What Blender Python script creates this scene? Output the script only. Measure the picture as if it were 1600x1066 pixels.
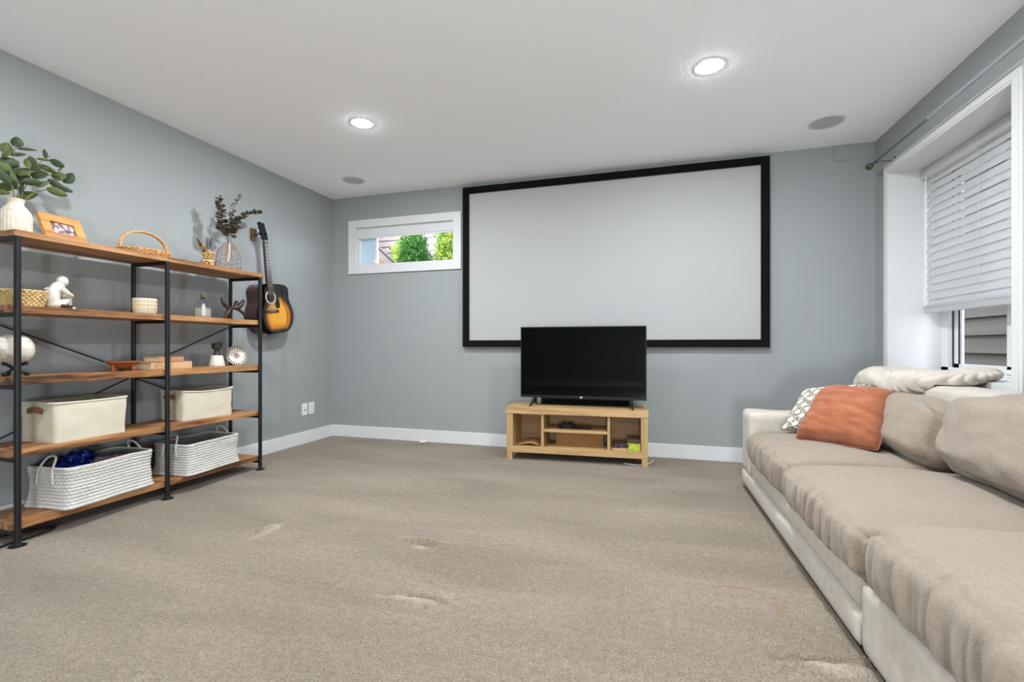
import bpy, bmesh, math, random
import numpy as np
from mathutils import Vector, Matrix, noise as mnoise

random.seed(7)
for o in list(bpy.data.objects):
    bpy.data.objects.remove(o, do_unlink=True)
scene = bpy.context.scene
COL = scene.collection
R = math.radians
PI = math.pi

# ------------------------------------------------------------------ camera
cam_d = bpy.data.cameras.new('camera')
cam_d.sensor_width = 36.0
cam_d.lens = 732.5 / 1600 * 36.0
cam_d.shift_y = 6.5 / 1600
cam_d.clip_start = 0.02
cam = bpy.data.objects.new('camera', cam_d)
cam.location = (0, 0, 0.934)
cam.rotation_euler = (R(90), 0, 0.29478)
COL.objects.link(cam)
scene.camera = cam

# ------------------------------------------------------------------ sky, sun, exposure
world = bpy.data.worlds.new('world')
scene.world = world
world.use_nodes = True
wn = world.node_tree.nodes
wl = world.node_tree.links
bg = wn['Background']
sky = wn.new('ShaderNodeTexSky')
sky.sky_type = 'NISHITA'
sky.sun_disc = False
sky.sun_elevation = R(52)
sky.sun_rotation = R(195)
sky.altitude = 1600
sky.air_density = 0.6
sky.dust_density = 3.0
sky.ozone_density = 1.0
hs_ = wn.new('ShaderNodeHueSaturation')
hs_.inputs['Saturation'].default_value = 0.45
wl.new(sky.outputs[0], hs_.inputs['Color'])
wl.new(hs_.outputs[0], bg.inputs[0])
SKY_STRENGTH = 2.0
bg.inputs[1].default_value = SKY_STRENGTH

sun_d = bpy.data.lights.new('sun', 'SUN')
sun_d.energy = 2.0
sun_d.angle = R(0.6)
sun_d.color = (1.0, 0.95, 0.87)
sun = bpy.data.objects.new('sun', sun_d)
sd = Vector((0.35, -1.0, 1.35))
sun.rotation_euler = sd.to_track_quat('Z', 'Y').to_euler()
sun.location = (2, -6, 9)
COL.objects.link(sun)

LAMP = 840.0          # radiance of the recessed lamp lenses
vs = scene.view_settings
vs.view_transform = 'Standard'
vs.look = 'None'
vs.gamma = 1.0
vs.use_curve_mapping = False
vs.exposure = 0.16

# ------------------------------------------------------------------ room numbers
XL, XR, YB, YF, H = -3.182, 1.565, 4.099, -3.1, 2.44

# ------------------------------------------------------------------ material helpers
def lin(c):
    return tuple((x / 12.92 if x <= 0.04045 else ((x + 0.055) / 1.055) ** 2.4) for x in [v / 255 for v in c]) + (1.0,)

def mat(name, col, rough=0.6, col2=None, nscale=5.0, ndetail=4.0, stretch=(1, 1, 1), bump=None, metallic=0.0,
        spec=0.4, trans=0.0, ior=1.45, sheen=0.0, alpha=1.0, emit=None, ramp=(0.35, 0.65), translucent=None, bump2=None, coat=0.0):
    m = bpy.data.materials.new(name)
    m.use_nodes = True
    nt = m.node_tree
    n, l = nt.nodes, nt.links
    b = n['Principled BSDF']
    b.inputs['Base Color'].default_value = lin(col)
    b.inputs['Roughness'].default_value = rough
    b.inputs['Metallic'].default_value = metallic
    b.inputs['Specular IOR Level'].default_value = spec
    b.inputs['Transmission Weight'].default_value = trans
    b.inputs['IOR'].default_value = ior
    b.inputs['Sheen Weight'].default_value = sheen
    b.inputs['Alpha'].default_value = alpha
    b.inputs['Coat Weight'].default_value = coat
    b.inputs['Coat Roughness'].default_value = 0.08
    if emit:
        b.inputs['Emission Color'].default_value = lin(emit[0])
        b.inputs['Emission Strength'].default_value = emit[1]
    tc = n.new('ShaderNodeTexCoord')
    mp = n.new('ShaderNodeMapping')
    mp.inputs['Scale'].default_value = stretch
    l.new(tc.outputs['Object'], mp.inputs['Vector'])
    if col2 is not None:
        nz = n.new('ShaderNodeTexNoise')
        nz.inputs['Scale'].default_value = nscale
        nz.inputs['Detail'].default_value = ndetail
        l.new(mp.outputs[0], nz.inputs['Vector'])
        cr = n.new('ShaderNodeValToRGB')
        cr.color_ramp.elements[0].position = ramp[0]
        cr.color_ramp.elements[1].position = ramp[1]
        cr.color_ramp.elements[0].color = lin(col)
        cr.color_ramp.elements[1].color = lin(col2)
        l.new(nz.outputs['Fac'], cr.inputs['Fac'])
        l.new(cr.outputs['Color'], b.inputs['Base Color'])
    prev = None
    for bp in (bump, bump2):
        if not bp:
            continue
        bz = n.new('ShaderNodeTexNoise')
        bz.inputs['Scale'].default_value = bp[0]
        bz.inputs['Detail'].default_value = bp[3] if len(bp) > 3 else 2.0
        l.new(mp.outputs[0] if len(bp) > 4 else tc.outputs['Object'], bz.inputs['Vector'])
        bn = n.new('ShaderNodeBump')
        bn.inputs['Strength'].default_value = bp[1]
        bn.inputs['Distance'].default_value = bp[2]
        l.new(bz.outputs['Fac'], bn.inputs['Height'])
        if prev:
            l.new(prev.outputs[0], bn.inputs['Normal'])
        l.new(bn.outputs[0], b.inputs['Normal'])
        prev = bn
    if translucent:
        ts = n.new('ShaderNodeBsdfTranslucent')
        ts.inputs[0].default_value = lin(translucent[0])
        mx = n.new('ShaderNodeMixShader')
        mx.inputs[0].default_value = translucent[1]
        l.new(b.outputs[0], mx.inputs[1])
        l.new(ts.outputs[0], mx.inputs[2])
        l.new(mx.outputs[0], n['Material Output'].inputs[0])
    return m

def nodes_of(m):
    return m.node_tree.nodes, m.node_tree.links, m.node_tree.nodes['Principled BSDF']

def wood(name, dark, light, axis, scale=9.0, rough=0.5, knots=True, dark2=None):
    """grain running along the given axis (0,1,2)"""
    m = bpy.data.materials.new(name)
    m.use_nodes = True
    n, l, b = nodes_of(m)
    tc = n.new('ShaderNodeTexCoord')
    mp = n.new('ShaderNodeMapping')
    s = [1.0, 1.0, 1.0]
    for i in range(3):
        s[i] = 0.09 if i == axis else 1.0
    mp.inputs['Scale'].default_value = s
    l.new(tc.outputs['Object'], mp.inputs['Vector'])
    oi = n.new('ShaderNodeObjectInfo')
    mul = n.new('ShaderNodeVectorMath'); mul.operation = 'SCALE'
    l.new(oi.outputs['Location'], mul.inputs[0]); mul.inputs['Scale'].default_value = 3.7
    add = n.new('ShaderNodeVectorMath'); add.operation = 'ADD'
    l.new(mp.outputs[0], add.inputs[0]); l.new(mul.outputs[0], add.inputs[1])
    n1 = n.new('ShaderNodeTexNoise'); n1.inputs['Scale'].default_value = scale; n1.inputs['Detail'].default_value = 8
    n1.inputs['Distortion'].default_value = 1.2
    n2 = n.new('ShaderNodeTexNoise'); n2.inputs['Scale'].default_value = scale * 7; n2.inputs['Detail'].default_value = 6
    l.new(add.outputs[0], n1.inputs['Vector']); l.new(add.outputs[0], n2.inputs['Vector'])
    mx = n.new('ShaderNodeMath'); mx.operation = 'MULTIPLY_ADD'
    l.new(n2.outputs['Fac'], mx.inputs[0]); mx.inputs[1].default_value = 0.45
    l.new(n1.outputs['Fac'], mx.inputs[2])
    cr = n.new('ShaderNodeValToRGB')
    e = cr.color_ramp.elements
    e[0].position = 0.52; e[0].color = lin(dark)
    e[1].position = 0.90; e[1].color = lin(light)
    mid = e.new(0.68); mid.color = lin(dark2 or tuple((a * 0.45 + c * 0.55) for a, c in zip(dark, light)))
    l.new(mx.outputs[0], cr.inputs['Fac'])
    l.new(cr.outputs[0], b.inputs['Base Color'])
    b.inputs['Roughness'].default_value = rough
    bn = n.new('ShaderNodeBump'); bn.inputs['Strength'].default_value = 0.25; bn.inputs['Distance'].default_value = 0.002
    l.new(mx.outputs[0], bn.inputs['Height']); l.new(bn.outputs[0], b.inputs['Normal'])
    return m

# ------------------------------------------------------------------ mesh helpers
class MB:
    def __init__(self):
        self.v = []; self.f = []
    def add(self, v, f):
        k = len(self.v)
        self.v += [tuple(p) for p in v]
        self.f += [tuple(i + k for i in q) for q in f]
        return self
    def box(self, x0, x1, y0, y1, z0, z1):
        v = [(x, y, z) for z in (z0, z1) for y in (y0, y1) for x in (x0, x1)]
        f = [(0, 2, 3, 1), (4, 5, 7, 6), (0, 1, 5, 4), (2, 6, 7, 3), (0, 4, 6, 2), (1, 3, 7, 5)]
        return self.add(v, f)
    def cbox(self, x0, x1, y0, y1, z0, z1, c=0.003):
        bm = bmesh.new()
        bmesh.ops.create_cube(bm, size=1)
        for q in bm.verts:
            q.co = ((x0 + x1) / 2 + q.co.x * (x1 - x0), (y0 + y1) / 2 + q.co.y * (y1 - y0), (z0 + z1) / 2 + q.co.z * (z1 - z0))
        bmesh.ops.bevel(bm, geom=bm.edges[:], offset=c, segments=2, profile=0.6, affect='EDGES')
        bm.verts.index_update()
        self.add([q.co[:] for q in bm.verts], [[w.index for w in fc.verts] for fc in bm.faces])
        bm.free()
        return self
    def lathe(self, prof, n=32, c=(0, 0, 0), cap0=True, cap1=True):
        v = []
        for r, z in prof:
            for i in range(n):
                a = 2 * PI * i / n
                v.append((c[0] + r * math.cos(a), c[1] + r * math.sin(a), c[2] + z))
        f = []
        for j in range(len(prof) - 1):
            for i in range(n):
                i2 = (i + 1) % n
                f.append((j * n + i, j * n + i2, (j + 1) * n + i2, (j + 1) * n + i))
        if cap0: f.append(tuple(range(n - 1, -1, -1)))
        if cap1: f.append(tuple((len(prof) - 1) * n + i for i in range(n)))
        return self.add(v, f)
    def tube(self, pts, r, n=8, closed=False, cap=True):
        pts = [Vector(p) for p in pts]
        m = len(pts)
        rs = r if isinstance(r, (list, tuple)) else [r] * m
        v = []; f = []
        up = None
        for i, p in enumerate(pts):
            if closed:
                t = pts[(i + 1) % m] - pts[i - 1]
            else:
                t = pts[min(i + 1, m - 1)] - pts[max(i - 1, 0)]
            t.normalize()
            if up is None:
                up = Vector((0, 0, 1)) if abs(t.z) < 0.9 else Vector((1, 0, 0))
            s = t.cross(up)
            if s.length < 1e-6:
                s = t.orthogonal()
            s.normalize()
            up = s.cross(t).normalized()
            for k in range(n):
                a = 2 * PI * k / n
                v.append(p + (s * math.cos(a) + up * math.sin(a)) * rs[i])
        for i in range(m if closed else m - 1):
            j = (i + 1) % m
            for k in range(n):
                k2 = (k + 1) % n
                f.append((i * n + k, i * n + k2, j * n + k2, j * n + k))
        if cap and not closed:
            f.append(tuple(range(n - 1, -1, -1)))
            f.append(tuple((m - 1) * n + k for k in range(n)))
        return self.add(v, f)
    def ball(self, c, r, n=16, sc=(1, 1, 1)):
        prof = [(max(1e-4, r * math.sin(PI * j / (n // 2 + 2))), -r * math.cos(PI * j / (n // 2 + 2))) for j in range(n // 2 + 3)]
        k = len(self.v)
        self.lathe(prof, n)
        for i in range(k, len(self.v)):
            p = self.v[i]
            self.v[i] = (c[0] + p[0] * sc[0], c[1] + p[1] * sc[1], c[2] + p[2] * sc[2])
        return self
    def prism(self, outline, y0, y1):
        """outline of (x,z) points extruded along y"""
        m = len(outline)
        v = [(x, y0, z) for x, z in outline] + [(x, y1, z) for x, z in outline]
        f = [tuple(range(m)), tuple(range(2 * m - 1, m - 1, -1))]
        for i in range(m):
            j = (i + 1) % m
            f.append((i, i + m, j + m, j))
        return self.add(v, f)
    def xform(self, M, k=0):
        for i in range(k, len(self.v)):
            self.v[i] = tuple(M @ Vector(self.v[i]))
        return self
    def mesh(self, name, material, smooth=False):
        me = bpy.data.meshes.new(name)
        me.from_pydata(self.v, [], self.f)
        bm = bmesh.new(); bm.from_mesh(me)
        bmesh.ops.recalc_face_normals(bm, faces=bm.faces[:])
        bm.to_mesh(me); bm.free()
        if material: me.materials.append(material)
        if smooth:
            me.polygons.foreach_set('use_smooth', [True] * len(me.polygons))
            if smooth != 'all':
                try:
                    me.set_sharp_from_angle(angle=R(40))
                except Exception:
                    pass
        me.update()
        return me
    def build(self, name, material, parent=None, smooth=False, loc=None, rot=None):
        return link(name, self.mesh(name, material, smooth), parent, loc, rot)

def link(name, me, parent=None, loc=None, rot=None):
    o = bpy.data.objects.new(name, me)
    COL.objects.link(o)
    if parent: o.parent = parent
    if loc: o.location = loc
    if rot: o.rotation_euler = rot
    return o

def tag(o, label=None, cat=None, group=None, kind=None):
    if label: o['label'] = label
    if cat: o['category'] = cat
    if group: o['group'] = group
    if kind: o['kind'] = kind
    return o

def thing(name, label, cat, loc=(0, 0, 0), rot=(0, 0, 0), group=None, kind=None):
    o = bpy.data.objects.new(name, None)
    o.empty_display_size = 0.1
    COL.objects.link(o)
    o.location = loc
    o.rotation_euler = rot
    return tag(o, label, cat, group, kind)

def struct(name, mb, m, label=None, smooth=False, loc=None):
    o = mb.build(name, m, None, smooth, loc)
    o['kind'] = 'structure'
    if label: o['label'] = label
    return o

def catmull(pts, n=8):
    pts = [Vector(p) for p in pts]
    out = []
    for i in range(len(pts) - 1):
        p0 = pts[max(i - 1, 0)]; p1 = pts[i]; p2 = pts[i + 1]; p3 = pts[min(i + 2, len(pts) - 1)]
        for k in range(n):
            t = k / n
            out.append(0.5 * ((2 * p1) + (p2 - p0) * t + (2 * p0 - 5 * p1 + 4 * p2 - p3) * t * t + (3 * p1 - p0 - 3 * p2 + p3) * t ** 3))
    out.append(pts[-1])
    return out

def softbox(sx, sy, sz, r, n=(24, 24, 10), deform=None):
    """rounded box centred at the origin; deform(p(-1..1), q) -> q"""
    nx, ny, nz = n
    idx = {}; V = []; F = []
    hx, hy, hz = sx / 2, sy / 2, sz / 2
    def vert(i, j, k):
        key = (i, j, k)
        if key in idx: return idx[key]
        p = Vector((2 * i / nx - 1, 2 * j / ny - 1, 2 * k / nz - 1))
        q = Vector((p.x * hx, p.y * hy, p.z * hz))
        inn = Vector((max(-hx + r, min(hx - r, q.x)), max(-hy + r, min(hy - r, q.y)), max(-hz + r, min(hz - r, q.z))))
        d = q - inn
        if d.length > 1e-9: q = inn + d.normalized() * r
        if deform: q = deform(p, q)
        idx[key] = len(V); V.append(q)
        return idx[key]
    for k in (0, nz):
        for i in range(nx):
            for j in range(ny):
                F.append((vert(i, j, k), vert(i + 1, j, k), vert(i + 1, j + 1, k), vert(i, j + 1, k)))
    for j in (0, ny):
        for i in range(nx):
            for k in range(nz):
                F.append((vert(i, j, k), vert(i + 1, j, k), vert(i + 1, j, k + 1), vert(i, j, k + 1)))
    for i in (0, nx):
        for j in range(ny):
            for k in range(nz):
                F.append((vert(i, j, k), vert(i, j + 1, k), vert(i, j + 1, k + 1), vert(i, j, k + 1)))
    return MB().add(V, F)

def nz(x, y, z):
    return mnoise.noise(Vector((x, y, z)))

# ------------------------------------------------------------------ materials
WALL = (153, 157, 156)
M = {}
M['wall'] = mat('blue grey wall paint', WALL, 0.62, bump=(95, 0.35, 0.004, 3.0), spec=0.25)
M['ceiling'] = mat('white ceiling paint', (250, 251, 253), 0.85, bump=(60, 0.35, 0.004, 3.0), spec=0.15)
M['trim'] = mat('white trim paint', (216, 216, 215), 0.42, spec=0.4)
M['black'] = mat('black powder coated steel', (22, 23, 25), 0.45, bump=(300, 0.1, 0.0005))
M['shelfwood'] = wood('rustic brown board', (62, 38, 22), (182, 136, 90), 1, 13.0, 0.48, dark2=(142, 94, 54))
M['oak'] = wood('pale oak veneer', (164, 128, 81), (196, 163, 114), 0, 12.0, 0.5)
M['oakv'] = wood('pale oak veneer upright', (164, 128, 81), (195, 162, 113), 2, 12.0, 0.5)
M['oakd'] = wood('oak back panel', (150, 118, 78), (182, 148, 104), 0, 12.0, 0.6)
M['sofa'] = mat('beige woven upholstery', (144, 130, 114), 0.9, col2=(154, 141, 126), nscale=130, ndetail=6, bump=(330, 0.7, 0.003, 2.0), bump2=(26, 0.16, 0.010, 4.0), sheen=0.25, spec=0.15)
M['sofa_base'] = mat('light beige frame upholstery', (188, 179, 166), 0.9, col2=(198, 190, 178), nscale=30, bump=(500, 0.4, 0.0015, 2.0), sheen=0.2, spec=0.15)
M['glass'] = mat('window glass', (255, 255, 255), 0.0, trans=1.0, ior=1.02, spec=0.5)
M['clear'] = mat('clear vase glass', (252, 253, 253), 0.0, trans=1.0, ior=1.08, spec=0.5)
M['white_plastic'] = mat('white plastic', (228, 229, 229), 0.35)
M['cream'] = mat('cream canvas', (202, 193, 170), 0.85, col2=(208, 200, 180), nscale=14, bump=(500, 0.35, 0.001), sheen=0.15, spec=0.15)
M['dark'] = mat('matt black plastic', (18, 18, 20), 0.5)
M['rope'] = mat('white cotton rope', (206, 203, 197), 0.85, col2=(196, 192, 186), nscale=60, bump=(350, 0.4, 0.0015), sheen=0.2, spec=0.1)

# carpet: beige pile with trodden patches, brown stain spots and painted dent shading
def carpet():
    m = bpy.data.materials.new('beige cut pile carpet')
    m.use_nodes = True
    n, l, b = nodes_of(m)
    tc = n.new('ShaderNodeTexCoord')
    def noise(scale, detail, vec=None, dist=0.0):
        q = n.new('ShaderNodeTexNoise'); q.inputs['Scale'].default_value = scale; q.inputs['Detail'].default_value = detail
        q.inputs['Distortion'].default_value = dist
        l.new(vec or tc.outputs['Object'], q.inputs['Vector'])
        return q
    mp = n.new('ShaderNodeMapping'); mp.inputs['Rotation'].default_value = (0, 0, R(28)); mp.inputs['Scale'].default_value = (0.6, 2.2, 1)
    l.new(tc.outputs['Object'], mp.inputs['Vector'])
    a = noise(1.6, 6, mp.outputs[0], 0.6)
    f = noise(140, 3)
    g = noise(38, 4)
    def ramp(src, p0, p1, c0, c1):
        r = n.new('ShaderNodeValToRGB')
        r.color_ramp.elements[0].position = p0; r.color_ramp.elements[1].position = p1
        r.color_ramp.elements[0].color = c0; r.color_ramp.elements[1].color = c1
        l.new(src, r.inputs['Fac'])
        return r
    big = ramp(a.outputs['Fac'], 0.35, 0.68, lin((136, 124, 108)), lin((155, 142, 126)))
    fine = ramp(f.outputs['Fac'], 0.25, 0.72, (0.56, 0.545, 0.53, 1), (1.24, 1.24, 1.24, 1))
    med = ramp(g.outputs['Fac'], 0.3, 0.7, (0.84, 0.84, 0.84, 1), (1.10, 1.10, 1.10, 1))
    def mulc(x, y):
        q = n.new('ShaderNodeMix'); q.data_type = 'RGBA'; q.blend_type = 'MULTIPLY'; q.inputs[0].default_value = 1.0
        l.new(x, q.inputs[6]); l.new(y, q.inputs[7])
        return q.outputs[2]
    col = mulc(mulc(big.outputs[0], fine.outputs[0]), med.outputs[0])
    # brown stain spots, crushed pile, and light and shade painted along the dents
    stain_and_dent_shading = [(0.30, 1.975, 0.14, 0.016, (134, 104, 70)), (0.43, 1.87, 0.024, 0.085, (134, 104, 70)), (-1.00, 1.992, 0.13, 0.014, (120, 98, 74)),
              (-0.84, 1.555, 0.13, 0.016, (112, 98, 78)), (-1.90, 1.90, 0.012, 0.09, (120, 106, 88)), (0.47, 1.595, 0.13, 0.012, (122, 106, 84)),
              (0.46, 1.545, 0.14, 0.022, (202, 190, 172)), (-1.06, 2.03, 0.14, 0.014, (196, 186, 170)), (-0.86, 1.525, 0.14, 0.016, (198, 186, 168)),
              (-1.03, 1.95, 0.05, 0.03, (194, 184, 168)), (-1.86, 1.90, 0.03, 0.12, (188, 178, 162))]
    for (x, y, rx, ry, scol) in stain_and_dent_shading:
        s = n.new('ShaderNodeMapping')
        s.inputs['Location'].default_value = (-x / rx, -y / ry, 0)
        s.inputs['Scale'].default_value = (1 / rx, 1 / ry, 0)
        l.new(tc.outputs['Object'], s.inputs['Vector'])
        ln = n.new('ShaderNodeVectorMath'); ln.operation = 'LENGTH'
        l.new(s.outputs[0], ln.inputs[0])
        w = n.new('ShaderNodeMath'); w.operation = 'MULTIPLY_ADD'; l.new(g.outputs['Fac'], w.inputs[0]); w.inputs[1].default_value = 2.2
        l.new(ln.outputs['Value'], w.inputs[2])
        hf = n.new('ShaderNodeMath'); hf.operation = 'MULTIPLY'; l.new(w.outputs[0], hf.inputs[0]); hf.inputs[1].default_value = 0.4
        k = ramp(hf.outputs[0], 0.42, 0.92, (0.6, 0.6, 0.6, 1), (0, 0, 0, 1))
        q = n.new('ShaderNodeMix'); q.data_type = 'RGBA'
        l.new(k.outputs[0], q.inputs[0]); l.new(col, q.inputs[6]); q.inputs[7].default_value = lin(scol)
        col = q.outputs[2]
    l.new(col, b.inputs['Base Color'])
    b.inputs['Roughness'].default_value = 0.95
    b.inputs['Specular IOR Level'].default_value = 0.08
    b.inputs['Sheen Weight'].default_value = 0.15
    b1 = n.new('ShaderNodeBump'); b1.inputs['Strength'].default_value = 0.9; b1.inputs['Distance'].default_value = 0.009
    l.new(f.outputs['Fac'], b1.inputs['Height'])
    b2 = n.new('ShaderNodeBump'); b2.inputs['Strength'].default_value = 0.5; b2.inputs['Distance'].default_value = 0.015
    l.new(g.outputs['Fac'], b2.inputs['Height']); l.new(b1.outputs[0], b2.inputs['Normal'])
    l.new(b2.outputs[0], b.inputs['Normal'])
    return m
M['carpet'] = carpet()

# ================================================================== THE ROOM
# floor: a fine grid in the part in view, with the buckled ridges and dents of the carpet
def floor_height(x, y):
    h = 0.0015 * nz(x * 1.7, y * 1.7, 0.3)
    for (ax, ay, bx, by, w, a) in [(0.33, 1.555, 0.60, 1.60, 0.016, -0.012), (0.33, 1.525, 0.60, 1.565, 0.018, 0.013),
                                   (-0.95, 1.548, -0.72, 1.556, 0.014, -0.010), (-0.95, 1.520, -0.72, 1.526, 0.016, 0.009),
                                   (-1.13, 2.012, -0.90, 1.985, 0.015, 0.009), (-1.10, 1.985, -0.90, 1.965, 0.013, -0.008),
                                   (-1.93, 1.83, -1.87, 1.98, 0.014, 0.008), (-1.90, 1.83, -1.84, 1.98, 0.012, -0.007),
                                   (-0.99, 1.94, -0.96, 1.66, 0.02, 0.004), (-0.96, 1.66, -0.70, 1.60, 0.02, 0.004)]:
        dx, dy = bx - ax, by - ay
        L2 = dx * dx + dy * dy
        t = max(0.0, min(1.0, ((x - ax) * dx + (y - ay) * dy) / L2))
        wob = 0.012 * nz(x * 14, y * 14, ax * 5)
        d = math.hypot(x - ax - t * dx, y - ay - t * dy + wob)
        e = min(1.0, 4 * min(t, 1 - t) + 0.35)
        h += 2.1 * a * e * math.exp(-(d / w) ** 2)
    return h
xs = sorted(set([XL - 0.1] + [round(-3.1 + 0.0165 * i, 4) for i in range(283)] + [XR + 0.1]))
ys = sorted(set([YF - 0.1, -1.5, 0.0, 0.5] + [round(0.9 + 0.0165 * i, 4) for i in range(85)] + [round(2.3 + 0.1 * i, 3) for i in range(19)] + [YB + 0.1]))
fm = MB()
V = [(x, y, floor_height(x, y) if 0.9 < y < 2.4 and -2.7 < x < 0.7 else 0.0) for y in ys for x in xs]
nxs = len(xs)
fm.add(V, [(j * nxs + i, j * nxs + i + 1, (j + 1) * nxs + i + 1, (j + 1) * nxs + i) for j in range(len(ys) - 1) for i in range(nxs - 1)])
struct('floor', fm, M['carpet'], 'beige grey wall to wall carpet with dents and some staining', smooth='all')

struct('ceiling', MB().box(XL - 0.3, XR + 0.4, YF - 0.3, YB + 0.3, H, H + 0.25), M['ceiling'], 'smooth white ceiling')
struct('wall_left', MB().box(XL - 0.25, XL, YF - 0.25, YB + 0.25, -0.1, H), M['wall'], 'blue grey painted wall behind the shelf unit')
# back wall with the high window opening
WX0, WX1, WZ0, WZ1 = -2.896, -1.823, 1.742, 2.121
bw = MB()
bw.box(XL, WX0, YB, YB + 0.22, -0.1, H).box(WX1, XR, YB, YB + 0.22, -0.1, H)
bw.box(WX0, WX1, YB, YB + 0.22, -0.1, WZ0).box(WX0, WX1, YB, YB + 0.22, WZ1, H)
struct('wall_back', bw, M['wall'], 'blue grey painted wall behind the projection screen')
# right wall with the deep window opening
RY0, RY1, RZ0, RZ1, RD = 2.689, 3.863, 0.755, 2.122, 0.33
rw = MB()
rw.box(XR, XR + RD, YF - 0.25, RY0 - 0.012, -0.1, H).box(XR, XR + RD, RY1 + 0.012, YB + 0.25, -0.1, H)
rw.box(XR, XR + RD, RY0 - 0.012, RY1 + 0.012, -0.1, RZ0 - 0.02).box(XR, XR + RD, RY0 - 0.012, RY1 + 0.012, RZ1 + 0.015, H)
struct('wall_right', rw, M['wall'], 'blue grey painted wall around the deep window')
struct('wall_rear', MB().box(XL - 0.25, XR + 0.3, YF - 0.25, YF, -0.1, H), M['wall'], 'blue grey painted wall at the far end of the room')

def baseboard(name, x0, x1, y0, y1, label):
    struct(name, MB().cbox(x0, x1, y0, y1, 0.0, 0.116, 0.004), M['trim'], label)
baseboard('baseboard_left', XL, XL + 0.014, YF + 0.015, YB, 'white baseboard along the left wall')
baseboard('baseboard_back', XL + 0.014, XR - 0.014, YB - 0.014, YB, 'white baseboard along the back wall')
baseboard('baseboard_right', XR - 0.014, XR, YF + 0.015, YB, 'white baseboard along the window wall')
baseboard('baseboard_rear', XL, XR, YF, YF + 0.014, 'white baseboard along the rear wall')

# square painted access panel on the back wall near the ceiling
ap = thing('trim_1', 'square painted cover plate high on the back wall near the window', None, (1.351, YB, 2.375), kind='structure')
MB().cbox(-0.055, 0.055, -0.010, 0.0, -0.055, 0.055, 0.0015).build('cover_plate', M['wall'], ap)
MB().cbox(-0.044, 0.044, -0.016, -0.009, -0.044, 0.044, 0.0015).build('raised_centre', M['wall'], ap)

# ------------------------------------------------------------------ window in the back wall (slider, high up)
w2 = thing('window_2', 'small high horizontal slider window beside the projection screen', None, (0, YB, 0), kind='structure')
ox0, ox1, oz0, oz1 = -2.98, -1.742, 1.655, 2.197
def quad_prism(q, y0, y1):
    return MB().prism(q, y0, y1)
for q in ([(ox0, oz1), (ox1, oz1), (WX1, WZ1), (WX0, WZ1)], [(ox0, oz0), (WX0, WZ0), (WX1, WZ0), (ox1, oz0)],
          [(ox0, oz0), (ox0, oz1), (WX0, WZ1), (WX0, WZ0)], [(ox1, oz0), (WX1, WZ0), (WX1, WZ1), (ox1, oz1)]):
    quad_prism(q, -0.018, 0.0).build('casing', M['trim'], w2)
jb = MB()
jb.box(WX0, WX0 + 0.006, 0, 0.21, WZ0, WZ1).box(WX1 - 0.006, WX1, 0, 0.21, WZ0, WZ1)
jb.box(WX0, WX1, 0, 0.21, WZ1 - 0.006, WZ1).box(WX0, WX1, 0, 0.21, WZ0, WZ0 + 0.006)
jb.build('jamb', M['trim'], w2)
fr = MB()
fy0, fy1 = 0.045, 0.085
fr.box(WX0 + 0.006, WX1 - 0.006, fy0, fy1, WZ0 + 0.006, WZ0 + 0.016).box(WX0 + 0.006, WX1 - 0.006, fy0, fy1, WZ1 - 0.03, WZ1 - 0.006)
fr.box(WX0 + 0.006, WX0 + 0.024, fy0, fy1, WZ0, WZ1).box(WX1 - 0.012, WX1 - 0.006, fy0, fy1, WZ0, WZ1)
fr.build('frame', M['white_plastic'], w2)
MB().cbox(WX0 + 0.008, WX1 - 0.008, 0.004, 0.043, 2.03, 2.112, 0.004).build('shade_headrail', M['trim'], w2)
MB().box(WX0 + 0.02, WX1 - 0.02, 0.012, 0.030, 2.016, 2.03).build('shade_bottom_bar', M['white_plastic'], w2)
M['frost'] = mat('pale blue frosted glass', (206, 226, 236), 0.55, trans=0.35, ior=1.1, spec=0.4)
PXM = -2.705
s1 = MB().box(WX0 + 0.024, PXM, 0.066, 0.070, WZ0 + 0.016, WZ1 - 0.03).build('frosted_pane', M['frost'], w2)
s2 = MB()
s2.box(PXM - 0.008, PXM + 0.014, 0.050, 0.080, WZ0 + 0.016, WZ1 - 0.03)
st = s2.build('meeting_stile', M['white_plastic'], w2)
MB().cbox(PXM - 0.022, PXM + 0.004, 0.036, 0.050, WZ0 + 0.02, WZ0 + 0.06, 0.004).build('latch', M['white_plastic'], st)
MB().box(PXM + 0.014, WX1 - 0.012, 0.062, 0.065, WZ0 + 0.016, WZ1 - 0.03).build('pane', M['glass'], w2)

# ------------------------------------------------------------------ deep window in the right wall
w1 = thing('window_1', 'tall white framed window set in a deep white recess above the sofa', None, (XR, 0, 0), kind='structure')
cz0, cz1, cy0, cy1 = RZ0 - 0.075, 2.19, 2.622, 3.928
def side_prism(q, x0, x1):
    """outline (y,z) extruded along x"""
    v = [(x0, y, z) for y, z in q] + [(x1, y, z) for y, z in q]
    m = len(q)
    return MB().add(v, [tuple(range(m)), tuple(range(2 * m - 1, m - 1, -1))] + [(i, i + m, (i + 1) % m + m, (i + 1) % m) for i in range(m)])
for q in ([(cy0, cz1), (cy1, cz1), (RY1, RZ1), (RY0, RZ1)], [(cy0, cz0), (RY0, RZ0), (RY1, RZ0), (cy1, cz0)],
          [(cy0, cz0), (cy0, cz1), (RY0, RZ1), (RY0, RZ0)], [(cy1, cz0), (RY1, RZ0), (RY1, RZ1), (cy1, cz1)]):
    side_prism(q, -0.018, 0.0).build('casing', M['trim'], w1)
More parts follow.
